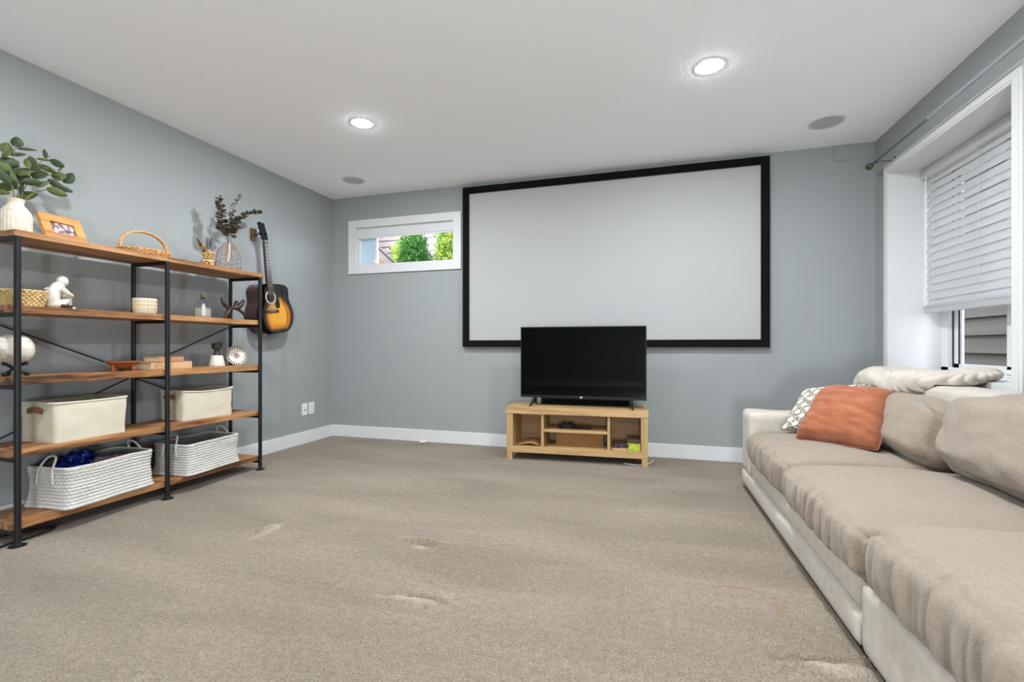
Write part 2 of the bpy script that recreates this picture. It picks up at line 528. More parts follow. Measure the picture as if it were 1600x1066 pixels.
for q in ([(cy0 + .018, cz1 - .018), (cy1 - .018, cz1 - .018), (RY1 + .012, RZ1 + .012), (RY0 - .012, RZ1 + .012)],
          [(cy1 - .018, cz0 + .018), (RY1 + .012, RZ0 - .012), (RY1 + .012, RZ1 + .012), (cy1 - .018, cz1 - .018)],
          [(cy0 + .018, cz0 + .018), (cy0 + .018, cz1 - .018), (RY0 - .012, RZ1 + .012), (RY0 - .012, RZ0 - .012)]):
    side_prism(q, -0.022, -0.018).build('casing_step', M['trim'], w1)
MB().box(0, RD - 0.03, RY0, RY1, RZ0 - 0.02, RZ0).build('window_sill', M['trim'], w1)
jb = MB()
jb.box(0, RD, RY0 - 0.012, RY0, RZ0 - 0.02, RZ1).box(0, RD, RY1, RY1 + 0.012, RZ0 - 0.02, RZ1).box(0, RD, RY0 - 0.012, RY1 + 0.012, RZ1, RZ1 + 0.015)
jb.build('recess_lining', M['trim'], w1)
fx0, fx1 = RD - 0.045, RD
fr = MB()
fr.box(fx0, fx1, RY0, RY1, RZ0, RZ0 + 0.035).box(fx0, fx1, RY0, RY1, RZ1 - 0.05, RZ1)
fr.box(fx0, fx1, RY0, RY0 + 0.06, RZ0, RZ1).box(fx0, fx1, RY1 - 0.075, RY1, RZ0, RZ1).box(fx0, fx1, 3.165, 3.215, RZ0, RZ1)
fr.build('frame', M['white_plastic'], w1)
M['gasket'] = mat('dark rubber gasket', (58, 62, 68), 0.6)
for (a, b) in ((3.225, 3.745), (RY0 + 0.075, 3.155)):
    s = MB()
    s.box(fx0 + 0.012, fx1 - 0.005, a, a + 0.045, RZ0 + 0.035, RZ1 - 0.05).box(fx0 + 0.012, fx1 - 0.005, b - 0.05, b, RZ0 + 0.035, RZ1 - 0.05)
    s.box(fx0 + 0.012, fx1 - 0.005, a, b, RZ0 + 0.035, RZ0 + 0.06).box(fx0 + 0.012, fx1 - 0.005, a, b, RZ1 - 0.09, RZ1 - 0.05)
    so = s.build('sash', M['white_plastic'], w1)
    g = MB()
    g.box(fx0 + 0.008, fx0 + 0.012, b - 0.066, b - 0.05, RZ0 + 0.06, RZ1 - 0.09).box(fx0 + 0.008, fx0 + 0.013, b, b + 0.016, RZ0 + 0.035, RZ1 - 0.05).box(fx0 + 0.008, fx0 + 0.013, a - 0.010, a, RZ0 + 0.035, RZ1 - 0.05)
    g.build('gasket', M['gasket'], so)
    MB().box(fx0 + 0.025, fx0 + 0.029, a + 0.045, b - 0.05, RZ0 + 0.06, RZ1 - 0.09).build('pane', M['glass'], so)
h = MB().cbox(fx0 - 0.03, fx0, 3.13, 3.235, RZ0 + 0.018, RZ0 + 0.045, 0.006)
ck = h.build('crank_handle', M['white_plastic'], w1, smooth=True)
MB().cbox(fx0 - 0.034, fx0 - 0.006, 3.145, 3.205, RZ0 + 0.002, RZ0 + 0.014, 0.004).build('crank_knob', M['white_plastic'], ck, smooth=True)

# ------------------------------------------------------------------ recessed lamps and ceiling speakers
M['lens'] = mat('lit frosted lens', (255, 255, 255), 0.5, emit=((243, 249, 255), LAMP))
M['grille'] = mat('grey perforated speaker grille', (186, 187, 189), 0.6, bump=(600, 0.4, 0.001))
lamp_label = {(-1.9, 2.75): 'lit round recessed ceiling light nearest the shelf unit wall', (0.286, 2.735): 'lit round recessed ceiling light above the sofa side of the room'}
ring = MB().lathe([(0.0632, -0.0003), (0.078, -0.0012), (0.0795, -0.0010), (0.080, 0.0)], 40, cap0=False, cap1=False).mesh('trim_ring', M['trim'], True)
lens = MB().lathe([(0.001, -0.0055), (0.022, -0.0053), (0.042, -0.0043), (0.056, -0.0026), (0.063, -0.0004)], 40, cap0=False, cap1=False).mesh('lens', M['lens'], True)
for (x, y) in [(-1.9, 2.75), (0.286, 2.735), (-1.9, 1.22), (0.286, 1.22)]:
    t = thing('recessed_light', lamp_label.get((x, y), {True: 'recessed ceiling light above the near end of the shelf unit', False: 'recessed ceiling light above the camera side of the sofa'}[x < -1]), 'ceiling light', (x, y, H), group='recessed ceiling lights')
    link('trim_ring', ring, t)
    link('lens', lens, t)
for (x, y, r, lab) in [(-2.625, 3.67, 0.088, 'round grey ceiling speaker near the far left corner'), (1.111, 3.645, 0.094, 'round grey ceiling speaker near the window wall')]:
    t = thing('ceiling_speaker', lab, 'speaker', (x, y, H), group='ceiling speakers')
    MB().lathe([(r * 0.97, -0.004), (r * 1.03, -0.006), (r * 1.16, -0.003), (r * 1.17, 0)], 44, cap0=False, cap1=False).build('bezel', M['trim'], t, True)
    MB().lathe([(0.001, -0.0045), (r, -0.0045), (r, 0)], 44, cap0=False, cap1=False).build('grille', M['grille'], t, True)

# ================================================================== BACK WALL: screen, television, stand
M['screen'] = mat('matt white projection fabric', (175, 175, 174), 0.9, spec=0.1)
M['velvet'] = mat('black velvet frame', (9, 9, 12), 0.85, sheen=0.1, spec=0.15)
sc = thing('projection_screen', 'large white projection screen in a black frame on the back wall', 'screen', (-0.428, YB, 0.917))
W2, SH, FB = 1.285, 1.487, 0.062
MB().box(-W2 + 0.03, W2 - 0.03, -0.030, -0.022, 0.03, SH - 0.03).build('screen_fabric', M['screen'], sc)
for q in ([(-W2, 0), (W2, 0), (W2 - FB, FB), (-W2 + FB, FB)], [(-W2, SH), (-W2 + FB, SH - FB), (W2 - FB, SH - FB), (W2, SH)],
          [(-W2, 0), (-W2 + FB, FB), (-W2 + FB, SH - FB), (-W2, SH)], [(W2, 0), (W2, SH), (W2 - FB, SH - FB), (W2 - FB, FB)]):
    MB().prism(q, -0.045, 0.0).build('frame_bar', M['velvet'], sc)

# stand: local x across, front = -y
ST = thing('tv_stand', 'light oak television stand with open cubbies', 'tv stand', (-0.601, 3.688, 0), (0, 0, R(3.2)))
SW, SD, SHH = 1.112, 0.335, 0.432
hw = SW / 2
MB().cbox(-hw - 0.004, hw + 0.004, -0.004, SD, SHH - 0.055, SHH, 0.003).build('top', M['oak'], ST)
MB().cbox(-hw + 0.002, hw - 0.002, 0.0, SD - 0.012, 0.062, 0.112, 0.003).build('bottom_rail', M['oak'], ST)
for sx in (-1, 1):
    MB().cbox(sx * (hw - 0.026) - 0.026, sx * (hw - 0.026) + 0.026, 0.0, SD, 0.112, SHH - 0.055, 0.002).build('side_post', M['oakv'], ST)
    for y0 in (0.002, SD - 0.05):
        MB().cbox(sx * (hw - 0.024) - 0.022, sx * (hw - 0.024) + 0.022, y0, y0 + 0.044, 0.0, 0.062, 0.002).build('foot', M['oakv'], ST)
D1, D2 = -0.262, 0.262
for dx in (D1, D2):
    MB().cbox(dx - 0.011, dx + 0.011, 0.012, SD - 0.012, 0.112, SHH - 0.055, 0.0015).build('divider', M['oakv'], ST)
MB().cbox(D1 + 0.011, D2 - 0.011, 0.014, SD - 0.03, 0.236, 0.254, 0.0015).build('middle_shelf', M['oak'], ST)
MB().box(-hw + 0.05, hw - 0.05, SD - 0.010, SD - 0.004, 0.112, SHH - 0.055).build('back_panel', M['oakd'], ST)
M['sticker'] = mat('dark blue sticker', (30, 44, 60), 0.5)
MB().box(0.035, 0.085, SD - 0.0112, SD - 0.010, 0.335, 0.365).build('sticker', M['sticker'], ST)
M['card'] = mat('brown cardboard', (170, 128, 82), 0.85, col2=(160, 118, 72), nscale=8)
def on_stand(x, y, z):
    return ST.matrix_basis @ Vector((x, y, z)) if False else Vector((-0.601 + x * math.cos(R(3.2)) - y * math.sin(R(3.2)), 3.688 + x * math.sin(R(3.2)) + y * math.cos(R(3.2)), z))
cb = MB().cbox(-0.195, 0.195, 0, 0.16, 0, 0.112, 0.002)
cb = cb.build('cardboard_box', M['card'], None, loc=on_stand(0.022, 0.15, 0.1125), rot=(0, 0, R(3.2)))
tag(cb, 'flat brown cardboard box in the lower middle cubby of the stand', 'box')
cs = MB()
pth = catmull([(-0.10, 0, 0), (-0.03, 0, 0.012), (0.04, 0, 0.022), (0.10, 0, 0.004)], 6)
for dy in (0, 0.16):
    pass
vv = []; ff = []
for i, p in enumerate(pth):
    for y in (0, 0.17):
        vv += [(p.x, y, p.z), (p.x, y, p.z + 0.003)]
for i in range(len(pth) - 1):
    a = i * 4; b = a + 4
    ff += [(a, b, b + 2, a + 2), (a + 1, a + 3, b + 3, b + 1), (a, a + 1, b + 1, b), (a + 2, b + 2, b + 3, a + 3)]
ff += [(0, 2, 3, 1), (len(vv) - 4, len(vv) - 3, len(vv) - 1, len(vv) - 2)]
cs.add(vv, ff)
cs = cs.build('cardboard_sheet', M['card'], None, smooth=True, loc=on_stand(-0.40, 0.03, 0.1125), rot=(0, 0, R(3.2)))
tag(cs, 'curled thin brown cardboard sheet in the left cubby of the stand', 'cardboard')

# game controller on the middle shelf
gc = thing('game_controller', 'black game controller on the middle shelf of the stand', 'controller', on_stand(-0.075, 0.12, 0.2545), (0, 0, R(6)))
body = softbox(0.10, 0.052, 0.028, 0.013, (12, 8, 6)).xform(Matrix.Translation((0, 0, 0.022)))
k = len(body.v); body.ball((-0.052, -0.018, 0.018), 0.018, 12, (1, 1.5, 1)); body.ball((0.052, -0.018, 0.018), 0.018, 12, (1, 1.5, 1))
body.build('body', M['dark'], gc, True)
for sx in (-0.02, 0.022):
    MB().lathe([(0.005, 0.034), (0.005, 0.042), (0.009, 0.043), (0.008, 0.047)], 14, (sx, -0.004, 0)).build('thumb_stick', M['dark'], gc, True)
rc = MB().cbox(-0.06, 0.06, -0.02, 0.02, 0, 0.016, 0.004).build('remote_control', M['dark'], None, True, loc=on_stand(0.055, 0.12, 0.2545), rot=(0, 0, R(-8)))
tag(rc, 'black remote control lying beside the game controller', 'remote')

# small stack of cases and green box in the right cubby
M['case1'] = mat('dark purple case', (52, 34, 48), 0.4, col2=(120, 104, 110), nscale=60, ramp=(0.55, 0.7))
M['case2'] = mat('tan paper block', (196, 160, 118), 0.7)
M['green'] = mat('lime green carton', (140, 168, 42), 0.5, col2=(196, 212, 70), nscale=40)
M['brownbox'] = mat('dark olive carton', (72, 62, 40), 0.5)
z = 0.1125
for i, (hh, mm, lab) in enumerate([(0.018, 'case2', 'tan block at the bottom of the small stack in the right cubby'), (0.016, 'case1', 'dark purple case lying on the tan block in the right cubby'), (0.014, 'case1', 'dark speckled case lying on top of the small stack')]):
    o = MB().cbox(-0.058, 0.058, -0.05, 0.05, 0, hh, 0.002).build('game_case', M[mm], None, loc=on_stand(0.345 + 0.004 * i, 0.085, z), rot=(0, 0, R(3.2 + 3 * i)))
    tag(o, lab, 'case', 'stack of cases in the tv stand')
    z += hh
gb = thing('carton', 'small lime green carton with a dark lid in the right cubby', 'box', on_stand(0.452, 0.09, 0.1125), (0, 0, R(3.2)))
MB().cbox(-0.048, 0.048, -0.04, 0.04, 0, 0.055, 0.002).build('carton_body', M['green'], gb)
MB().cbox(-0.049, 0.049, -0.041, 0.041, 0.055, 0.086, 0.002).build('carton_lid', M['brownbox'], gb)

# television
M['panel'] = mat('glossy black display', (3, 4, 6), 0.05, spec=0.22)
M['logo'] = mat('pale red and white badge', (226, 196, 190), 0.4)
TV = thing('television', 'black flat television standing on the oak stand', 'television', (-0.566, 3.79, SHH), (0, 0, R(0.5)))
TW, TH, TB = 0.508, 0.586, 0.068
MB().cbox(-TW, TW, 0.0, 0.035, TB, TB + TH, 0.003).build('bezel', M['dark'], TV)
MB().box(-TW + 0.008, TW - 0.008, -0.0012, 0.0008, TB + 0.022, TB + TH - 0.008).build('display', M['panel'], TV)
MB().cbox(-0.36, 0.36, 0.035, 0.075, TB + 0.03, TB + 0.36, 0.01).build('rear_housing', M['dark'], TV)
MB().prism([(-0.013, TB + 0.018), (-0.009, TB + 0.018), (0, TB + 0.006), (0.009, TB + 0.018), (0.013, TB + 0.018), (0.002, TB + 0.0), (-0.002, TB + 0.0)], -0.003, -0.0004).build('badge', M['logo'], TV)
MB().prism([(-0.004, TB + 0.018), (0.004, TB + 0.018), (0, TB + 0.012)], -0.003, -0.0004).build('badge', M['logo'], TV)
for sx in (-0.385, 0.385):
    f_ = MB()
    f_.tube([(sx, 0.018, TB + 0.01), (sx + math.copysign(0.012, sx), -0.03, 0.03), (sx + math.copysign(0.022, sx), -0.085, 0.006)], [0.014, 0.011, 0.006], 10)
    f_.tube([(sx, 0.018, TB + 0.01), (sx + math.copysign(0.006, sx), 0.05, 0.03), (sx + math.copysign(0.01, sx), 0.10, 0.006)], [0.014, 0.011, 0.006], 10)
    f_.build('foot', M['dark'], TV, True)
sb = thing('soundbar', 'slim black soundbar behind the television feet', 'soundbar', (-0.556, 3.945, SHH), (0, 0, R(3.2)))
MB().cbox(-0.37, 0.37, -0.03, 0.03, 0, 0.052, 0.008).build('housing', M['dark'], sb, True)
MB().cbox(-0.355, 0.355, -0.032, -0.029, 0.006, 0.046, 0.001).build('cloth_front', M['velvet'], sb)

# cords and scrap near the stand
M['cord'] = mat('white cord', (222, 222, 218), 0.5)
o = MB().tube(catmull([(0.02, 0, 0.004), (0.0, -0.08, 0.004), (-0.03, -0.14, 0.004), (-0.10, -0.18, 0.004), (-0.2, -0.15, 0.004)], 8), 0.004, 8).build('charger_cord', M['cord'], None, True, loc=(-0.03, 3.93, 0.002))
tag(o, 'white cord on the carpet behind the right foot of the stand', 'cord')
pw = MB()
for s_ in range(3):
    rnd = random.Random(s_ + 3)
    pts = [(rnd.uniform(-0.035, 0.035), rnd.uniform(-0.02, 0.02), 0.008 + rnd.uniform(0, 0.022)) for _ in range(5)]
    pw.tube(catmull(pts, 5), 0.007, 8)
o = pw.build('crumpled_string', mat('off white crumpled string', (222, 216, 200), 0.8), None, True, loc=(-2.085, 3.985, 0.001))
tag(o, 'small crumpled off white string scrap beside the back baseboard', 'scrap')

# wall plates on the left wall
for (y, kind, lab) in [(3.690, 'jack', 'white cable jack wall plate on the left wall'), (3.783, 'outlet', 'white power outlet plate nearest the room corner')]:
    t = thing('wall_plate', lab, 'wall plate', (XL, y, 0.325), (0, 0, R(90)), group='wall plates')
    MB().cbox(-0.036, 0.036, -0.006, 0, -0.057, 0.057, 0.003).build('plate', M['white_plastic'], t)
    if kind == 'jack':
        MB().lathe([(0.007, 0), (0.007, 0.006), (0.003, 0.008)], 12).xform(Matrix.Translation((0, -0.005, -0.006)) @ Matrix.Rotation(R(90), 4, 'X')).build('jack', mat('brown jack', (110, 70, 60), 0.4), t)
    else:
        for dz in (-0.022, 0.022):
            MB().cbox(-0.017, 0.017, -0.0085, -0.005, dz - 0.016, dz + 0.016, 0.002).build('receptacle', mat('outlet face', (214, 214, 212), 0.4), t)

# ================================================================== SHELF UNIT
FXP, BXP = -2.83, -3.115           # post axes
PY = (1.416, 2.1165, 2.817)
LV = [(0.072, 0.105), (0.408, 0.442), (0.747, 0.785), (1.086, 1.120), (1.442, 1.471)]
U = thing('shelf_unit', 'tall five tier shelf unit of brown boards and black steel tubes', 'shelf unit', (FXP, 2.1165, 0))
ox, oy = FXP, 2.1165
post = MB().tube([(0, 0, 0.004), (0, 0, 1.442)], 0.0128, 14).mesh('post', M['black'], True)
flange = MB().lathe([(0.032, 0.0), (0.032, 0.003), (0.016, 0.007), (0.013, 0.014)], 24, cap0=True, cap1=False).mesh('foot_flange', M['black'], True)
for y in PY:
    for x in (FXP, BXP):
        p = link('post', post, U, (x - ox, y - oy, 0))
        link('foot_flange', flange, p, (0, 0, 0.001))
    for i, (z0, z1) in enumerate(LV):
        MB().cbox(BXP - ox + 0.012, -0.012, y - oy - 0.010, y - oy + 0.010, z0 - 0.020, z0 - 0.0005, 0.002).build('cross_bar', M['black'], U)
for i, (z0, z1) in enumerate(LV):
    top = i == 4
    xf = 0.004 if top else -0.0135
    for (a, b) in ((PY[0] - 0.012, PY[1]), (PY[1] + 0.001, PY[2] + (0.030 if top else -0.002))):
        L = b - a
        MB().cbox(-3.135 - ox, xf, -L / 2, L / 2, 0, z1 - z0, 0.002).build('shelf_board', M['shelfwood'], U, loc=(0, (a + b) / 2 - oy, z0))
def brace(y0, z0, y1, z1):
    MB().tube([(BXP - ox - 0.018, y0 - oy, z0), (BXP - ox - 0.018, y1 - oy, z1)], 0.0042, 8).build('brace_rod', M['black'], U, True)
brace(PY[0], 1.07, PY[1], 0.77); brace(PY[1], 0.735, PY[0], 0.43)
brace(PY[2], 1.07, PY[1], 0.77); brace(PY[1], 0.735, PY[2], 0.43)

# ---------- top level
ZT = 1.4712
M['stone'] = mat('off white ribbed ceramic', (206, 197, 182), 0.7, col2=(190, 178, 158), nscale=30, bump=(200, 0.2, 0.001))
vz = thing('potted_eucalyptus', 'leafy green eucalyptus branches in an off white ribbed vase', 'potted plant', (-2.985, 1.487, ZT))
prof = [(0.052, 0), (0.060, 0.006), (0.060, 0.09), (0.055, 0.112), (0.040, 0.135), (0.030, 0.146), (0.029, 0.160), (0.034, 0.176), (0.029, 0.174), (0.024, 0.155), (0.03, 0.13)]
vm = MB(); n_ = 96
for r_, z_ in prof:
    for i in range(n_):
        a = 2 * PI * i / n_
        rr = r_ * (1 - (0.035 * (0.5 + 0.5 * math.cos(a * 24)) if 0.004 < z_ < 0.118 and r_ > 0.05 else 0))
        vm.v.append((rr * math.cos(a), rr * math.sin(a), z_))
for j in range(len(prof) - 1):
    for i in range(n_):
        vm.f.append((j * n_ + i, j * n_ + (i + 1) % n_, (j + 1) * n_ + (i + 1) % n_, (j + 1) * n_ + i))
vm.f.append(tuple(range(n_ - 1, -1, -1)))
vm.build('vase', M['stone'], vz, True)
M['leaf'] = mat('dusty green leaf', (64, 76, 36), 0.55, col2=(94, 102, 52), nscale=26, translucent=((120, 140, 80), 0.15))
M['leaf2'] = mat('deep green leaf', (46, 58, 36), 0.55, col2=(72, 84, 54), nscale=26, translucent=((90, 120, 80), 0.15))
M['stem'] = mat('green brown stem', (110, 104, 74), 0.7)
def leaf_mesh(asp, m_, cup):
    vv = []; ff = []
    N = 9
    for i in range(N):
        t = i / (N - 1)
        w = 0.5 * asp * (math.sin(PI * t ** 0.85)) ** 0.65 if 0 < t < 1 else 0.0
        for s_ in (-1, -0.5, 0, 0.5, 1):
            vv.append((s_ * w, cup * (s_ * s_ * w) - 0.10 * math.sin(PI * t) * cup * 2, t - 0.5))
    for i in range(N - 1):
        for k_ in range(4):
            ff.append((i * 5 + k_, i * 5 + k_ + 1, (i + 1) * 5 + k_ + 1, (i + 1) * 5 + k_))
    return MB().add(vv, ff).mesh('leaf', m_, 'all')
lcache = {}
LEAVES = [(-3.002, 1.499, 1.934, 0.048, 90, 0.9), (-3.018, 1.469, 1.893, 0.055, 80, 0.85), (-2.982, 1.529, 1.907, 0.07, 5, 0.18), (-3.011, 1.51, 1.877, 0.062, 8, 0.28), (-3.022, 1.623, 1.926, 0.045, 100, 0.4), (-2.982, 1.597, 1.881, 0.066, -6, 0.2), (-2.92, 1.617, 1.863, 0.064, -25, 0.5), (-2.934, 1.506, 1.825, 0.05, 100, 0.5), (-2.938, 1.529, 1.837, 0.056, -60, 0.55), (-3.003, 1.622, 1.846, 0.067, -20, 0.4), (-2.966, 1.569, 1.796, 0.071, 5, 0.68), (-2.997, 1.667, 1.826, 0.057, 15, 0.85), (-3.009, 1.716, 1.832, 0.064, 60, 0.85), (-3.017, 1.686, 1.871, 0.034, 50, 0.3), (-3.004, 1.664, 1.775, 0.08, -35, 0.4), (-2.919, 1.617, 1.717, 0.077, -17, 0.48), (-2.931, 1.666, 1.745, 0.045, -20, 0.5), (-2.933, 1.565, 1.742, 0.057, 40, 0.42), (-2.934, 1.525, 1.739, 0.069, 10, 0.5), (-3.007, 1.543, 1.685, 0.076, 25, 0.5), (-2.993, 1.497, 1.767, 0.08, 60, 0.7), (-2.955, 1.502, 1.786, 0.069, 20, 0.6), (-2.942, 1.44, 1.809, 0.067, 10, 0.6), (-2.927, 1.417, 1.776, 0.051, -30, 0.8), (-2.924, 1.412, 1.726, 0.086, -50, 0.4), (-3.02, 1.468, 1.705, 0.079, -15, 0.5), (-2.957, 1.467, 1.79, 0.063, 70, 0.6), (-2.949, 1.447, 1.751, 0.067, -50, 0.55), (-2.969, 1.501, 1.703, 0.048, 80, 0.45), (-3.009, 1.445, 1.673, 0.057, 0, 0.5), (-2.973, 1.514, 1.75, 0.059, 50, 0.6), (-3.019, 1.49, 1.736, 0.069, -60, 0.45), (-2.918, 1.529, 1.808, 0.053, -30, 0.6), (-2.926, 1.424, 1.837, 0.041, 40, 0.6)]
rnd = random.Random(11)
for i, (x, y, z_, s_, ang, asp) in enumerate(LEAVES):
    key = (asp, i % 2)
    if key not in lcache: lcache[key] = leaf_mesh(asp, M['leaf'] if i % 2 else M['leaf2'], 0.35)
    lo = link('leaf', lcache[key], vz, (x + 2.985, y - 1.487, z_ - ZT))
    lo.scale = (s_ * 1.12,) * 3
    # leaf plane faces the room; long axis turned to its angle, then tilted
    lo.rotation_euler = (Matrix.Rotation(R(52) + rnd.uniform(-0.5, 0.5), 4, 'Z') @ Matrix.Rotation(rnd.uniform(-0.4, 0.4), 4, 'X') @ Matrix.Rotation(R(90 - ang), 4, 'Y')).to_euler()
for grp in ([(0, 0, 0.10), (0.0, 0.01, 0.25), (-0.015, 0.0, 0.36), (-0.02, 0.012, 0.47)], [(0, 0, 0.10), (0.02, 0.03, 0.25), (0.0, 0.11, 0.33), (0.0, 0.20, 0.36)],
            [(0, 0, 0.10), (0.02, 0.04, 0.20), (0.01, 0.12, 0.26), (0.03, 0.2, 0.27)], [(0, 0, 0.10), (0.02, -0.02, 0.22), (0.03, -0.06, 0.30), (0.04, -0.07, 0.38)],
            [(0, 0, 0.10), (0, 0.03, 0.28), (0.01, 0.1, 0.40), (0, 0.14, 0.44)], [(0, 0, 0.1), (0.02, -0.02, 0.2), (-0.02, -0.03, 0.34), (-0.03, -0.02, 0.44)]):
    MB().tube(catmull(grp, 6), 0.0022, 6).build('stem', M['stem'], vz, True)

# picture frame leaning back
M['framewood'] = wood('honey wood frame', (150, 98, 46), (206, 152, 84), 0, 18.0, 0.45)
pf = thing('picture_frame', 'wide honey wood picture frame leaning on the top shelf', 'picture frame', (-2.945, 1.672, ZT), (R(-24), 0, R(96)))
FW, FH, FT = 0.098, 0.150, 0.042
for q in ([(-FW, 0), (FW, 0), (FW - FT, FT), (-FW + FT, FT)], [(-FW, FH), (-FW + FT, FH - FT), (FW - FT, FH - FT), (FW, FH)],
          [(-FW, 0), (-FW + FT, FT), (-FW + FT, FH - FT), (-FW, FH)], [(FW, 0), (FW, FH), (FW - FT, FH - FT), (FW - FT, FT)]):
    MB().prism(q, -0.014, 0.004).build('frame_bar', M['framewood'], pf)
M['photo'] = mat('faded colour snapshot', (206, 190, 186), 0.35, col2=(96, 72, 84), nscale=38, ndetail=3, ramp=(0.42, 0.6))
MB().box(-FW + FT - 0.004, FW - FT + 0.004, -0.004, -0.001, FT - 0.004, FH - FT + 0.004).build('photograph', M['photo'], pf)

# rattan tray with arched handle
M['rattan'] = mat('honey rattan', (186, 132, 76), 0.6, col2=(214, 168, 112), nscale=50, bump=(160, 0.6, 0.002))
rt = thing('rattan_tray', 'honey rattan tray with a tall arched handle on the top shelf', 'basket', (-2.985, 2.09, ZT))
def woven_shell(name, ax, ay, hgt, flare, m_, parent, rows=5, posts=28, th=0.004, rr=0.005, sq=2.0):
    o_ = MB()
    for k_ in range(rows):
        z_ = rr + (hgt - 2 * rr) * k_ / (rows - 1)
        f_ = 1 + flare * z_ / hgt
        pts = []
        N = posts * 4
        for i in range(N):
            a = 2 * PI * i / N
            c, s_ = math.cos(a), math.sin(a)
            w = (abs(c) ** sq + abs(s_) ** sq) ** (-1 / sq)
            off = 0.0035 * math.cos(a * posts + (PI if k_ % 2 else 0))
            pts.append(((ax * f_ + off) * c * w, (ay * f_ + off) * s_ * w, z_))
        o_.tube(pts, rr, 6, closed=True)
    r1 = o_.build(name, m_, parent, True)
    return r1
woven_shell('woven_wall', 0.092, 0.130, 0.042, 0.12, M['rattan'], rt, rows=5)
MB().add([(0.094 * math.cos(2 * PI * i / 40), 0.133 * math.sin(2 * PI * i / 40), z_) for z_ in (0.0005, 0.006) for i in range(40)],
         [tuple(range(40)), tuple(range(40, 80))] + [(i, (i + 1) % 40, 40 + (i + 1) % 40, 40 + i) for i in range(40)]).build('tray_base', M['rattan'], rt)
for dx in (-0.006, 0.006):
    MB().tube([(dx, 0.138 * math.cos(PI * i / 24), 0.035 + 0.118 * math.sin(PI * i / 24) ** 0.8) for i in range(25)], 0.0065, 8).build('handle', M['rattan'], rt, True)

# small dried flower pot
M['lightwood'] = mat('pale carved wood', (214, 176, 120), 0.6, col2=(186, 142, 90), nscale=25)
M['dried'] = mat('dried straw petals', (214, 184, 128), 0.8, col2=(180, 140, 88), nscale=40)
M['driedbrown'] = mat('dried brown seed heads', (104, 66, 40), 0.8, col2=(70, 48, 36), nscale=40)
M['drieddark'] = mat('dried lavender', (84, 70, 74), 0.8)
dp = thing('dried_flower_pot', 'small pale wooden pot of dried flowers beside the wire vase', 'potted plant', (-2.985, 2.515, ZT))
MB().lathe([(0.030, 0), (0.037, 0.006), (0.039, 0.05), (0.036, 0.058), (0.031, 0.058), (0.031, 0.012)], 28).build('pot', M['lightwood'], dp, True)
for a in range(8):
    an = 2 * PI * a / 8
    MB().tube([(0.0405 * math.cos(an) + 0.013 * math.cos(k_ * PI / 6) * -math.sin(an), 0.0405 * math.sin(an) + 0.013 * math.cos(k_ * PI / 6) * math.cos(an), 0.030 + 0.016 * math.sin(k_ * PI / 6)) for k_ in range(12)], 0.0028, 6, closed=True).build('carved_ring', M['driedbrown'] if a % 2 else M['lightwood'], dp, True)
for pts in ([(0, 0, 0.03), (0, -0.018, 0.11), (0, -0.075, 0.185)], [(0, 0, 0.03), (0, -0.005, 0.12), (0, -0.002, 0.20)], [(0, 0, 0.03), (0, 0.015, 0.15), (0, 0.03, 0.222)], [(0, 0, 0.03), (0.01, -0.03, 0.1), (0.01, -0.05, 0.15)], [(0, 0, 0.03), (0.01, 0.03, 0.08), (0.02, 0.045, 0.11)]):
    MB().tube(catmull(pts, 5), 0.0016, 5).build('stem', M['driedbrown'], dp, True)
rnd = random.Random(5)
def seed_head(path, r0, m_, n__, ln, name='seed_head'):
    h_ = MB()
    for i in range(n__):
        t = i / n__
        c = Vector(path[0]).lerp(Vector(path[1]), t)
        rr = r0 * (0.4 + math.sin(PI * min(1, t + 0.15)))
        a = rnd.uniform(0, 2 * PI)
        d = Vector((math.cos(a), math.sin(a), 0.9)).normalized() * rr
        h_.tube([c, c + d * 0.6, c + d * 1.3], [ln * 0.5, ln, ln * 0.2], 5)
    return h_.build(name, m_, dp, True)
seed_head([(0, -0.022, 0.10), (0, -0.078, 0.19)], 0.014, M['driedbrown'], 34, 0.006)
seed_head([(0, -0.03, 0.11), (0.005, -0.062, 0.175)], 0.016, M['dried'], 18, 0.006)
seed_head([(0, 0.018, 0.15), (0, 0.031, 0.225)], 0.007, M['drieddark'], 24, 0.004)
seed_head([(0, -0.002, 0.14), (0, -0.002, 0.20)], 0.006, M['drieddark'], 14, 0.003)
fl = MB()
for i in range(60):
    a = rnd.uniform(0, 2 * PI); r_ = rnd.uniform(0.0, 0.034)
    fl.ball((r_ * math.cos(a), 0.012 + 1.2 * r_ * math.sin(a), 0.07 + rnd.uniform(0, 0.05)), rnd.uniform(0.006, 0.012), 8, (1, 1, 0.7))
tag(fl.build('blossom_cluster', M['dried'], dp, True), kind='stuff')

# wire wrapped glass vase with dried eucalyptus
gv = thing('glass_vase', 'clear glass vase wrapped in copper wire holding dried silver eucalyptus', 'vase', (-2.985, 2.683, ZT))
gp = [(0.072, 0.0), (0.078, 0.008), (0.080, 0.05), (0.076, 0.11), (0.062, 0.16), (0.036, 0.195), (0.021, 0.212), (0.019, 0.24), (0.023, 0.262)]
inner = [(r_ - 0.0025, max(0.004, z_)) for r_, z_ in gp[::-1]]
MB().lathe(gp + inner, 40).build('glass_body', M['clear'], gv, True)
M['copper'] = mat('coppery wire', (168, 130, 108), 0.45, metallic=0.3)
def rad_at(z_):
    for (r0, z0), (r1, z1) in zip(gp, gp[1:]):
        if z0 <= z_ <= z1: return r0 + (r1 - r0) * (z_ - z0) / (z1 - z0)
    return gp[-1][0]
for i in range(12):
    a = 2 * PI * i / 12
    MB().tube([((rad_at(z_) + 0.003) * math.cos(a), (rad_at(z_) + 0.003) * math.sin(a), z_) for z_ in [0.004 + 0.0206 * k_ for k_ in range(11)]], 0.0013, 6).build('upright_wire', M['copper'], gv, True)
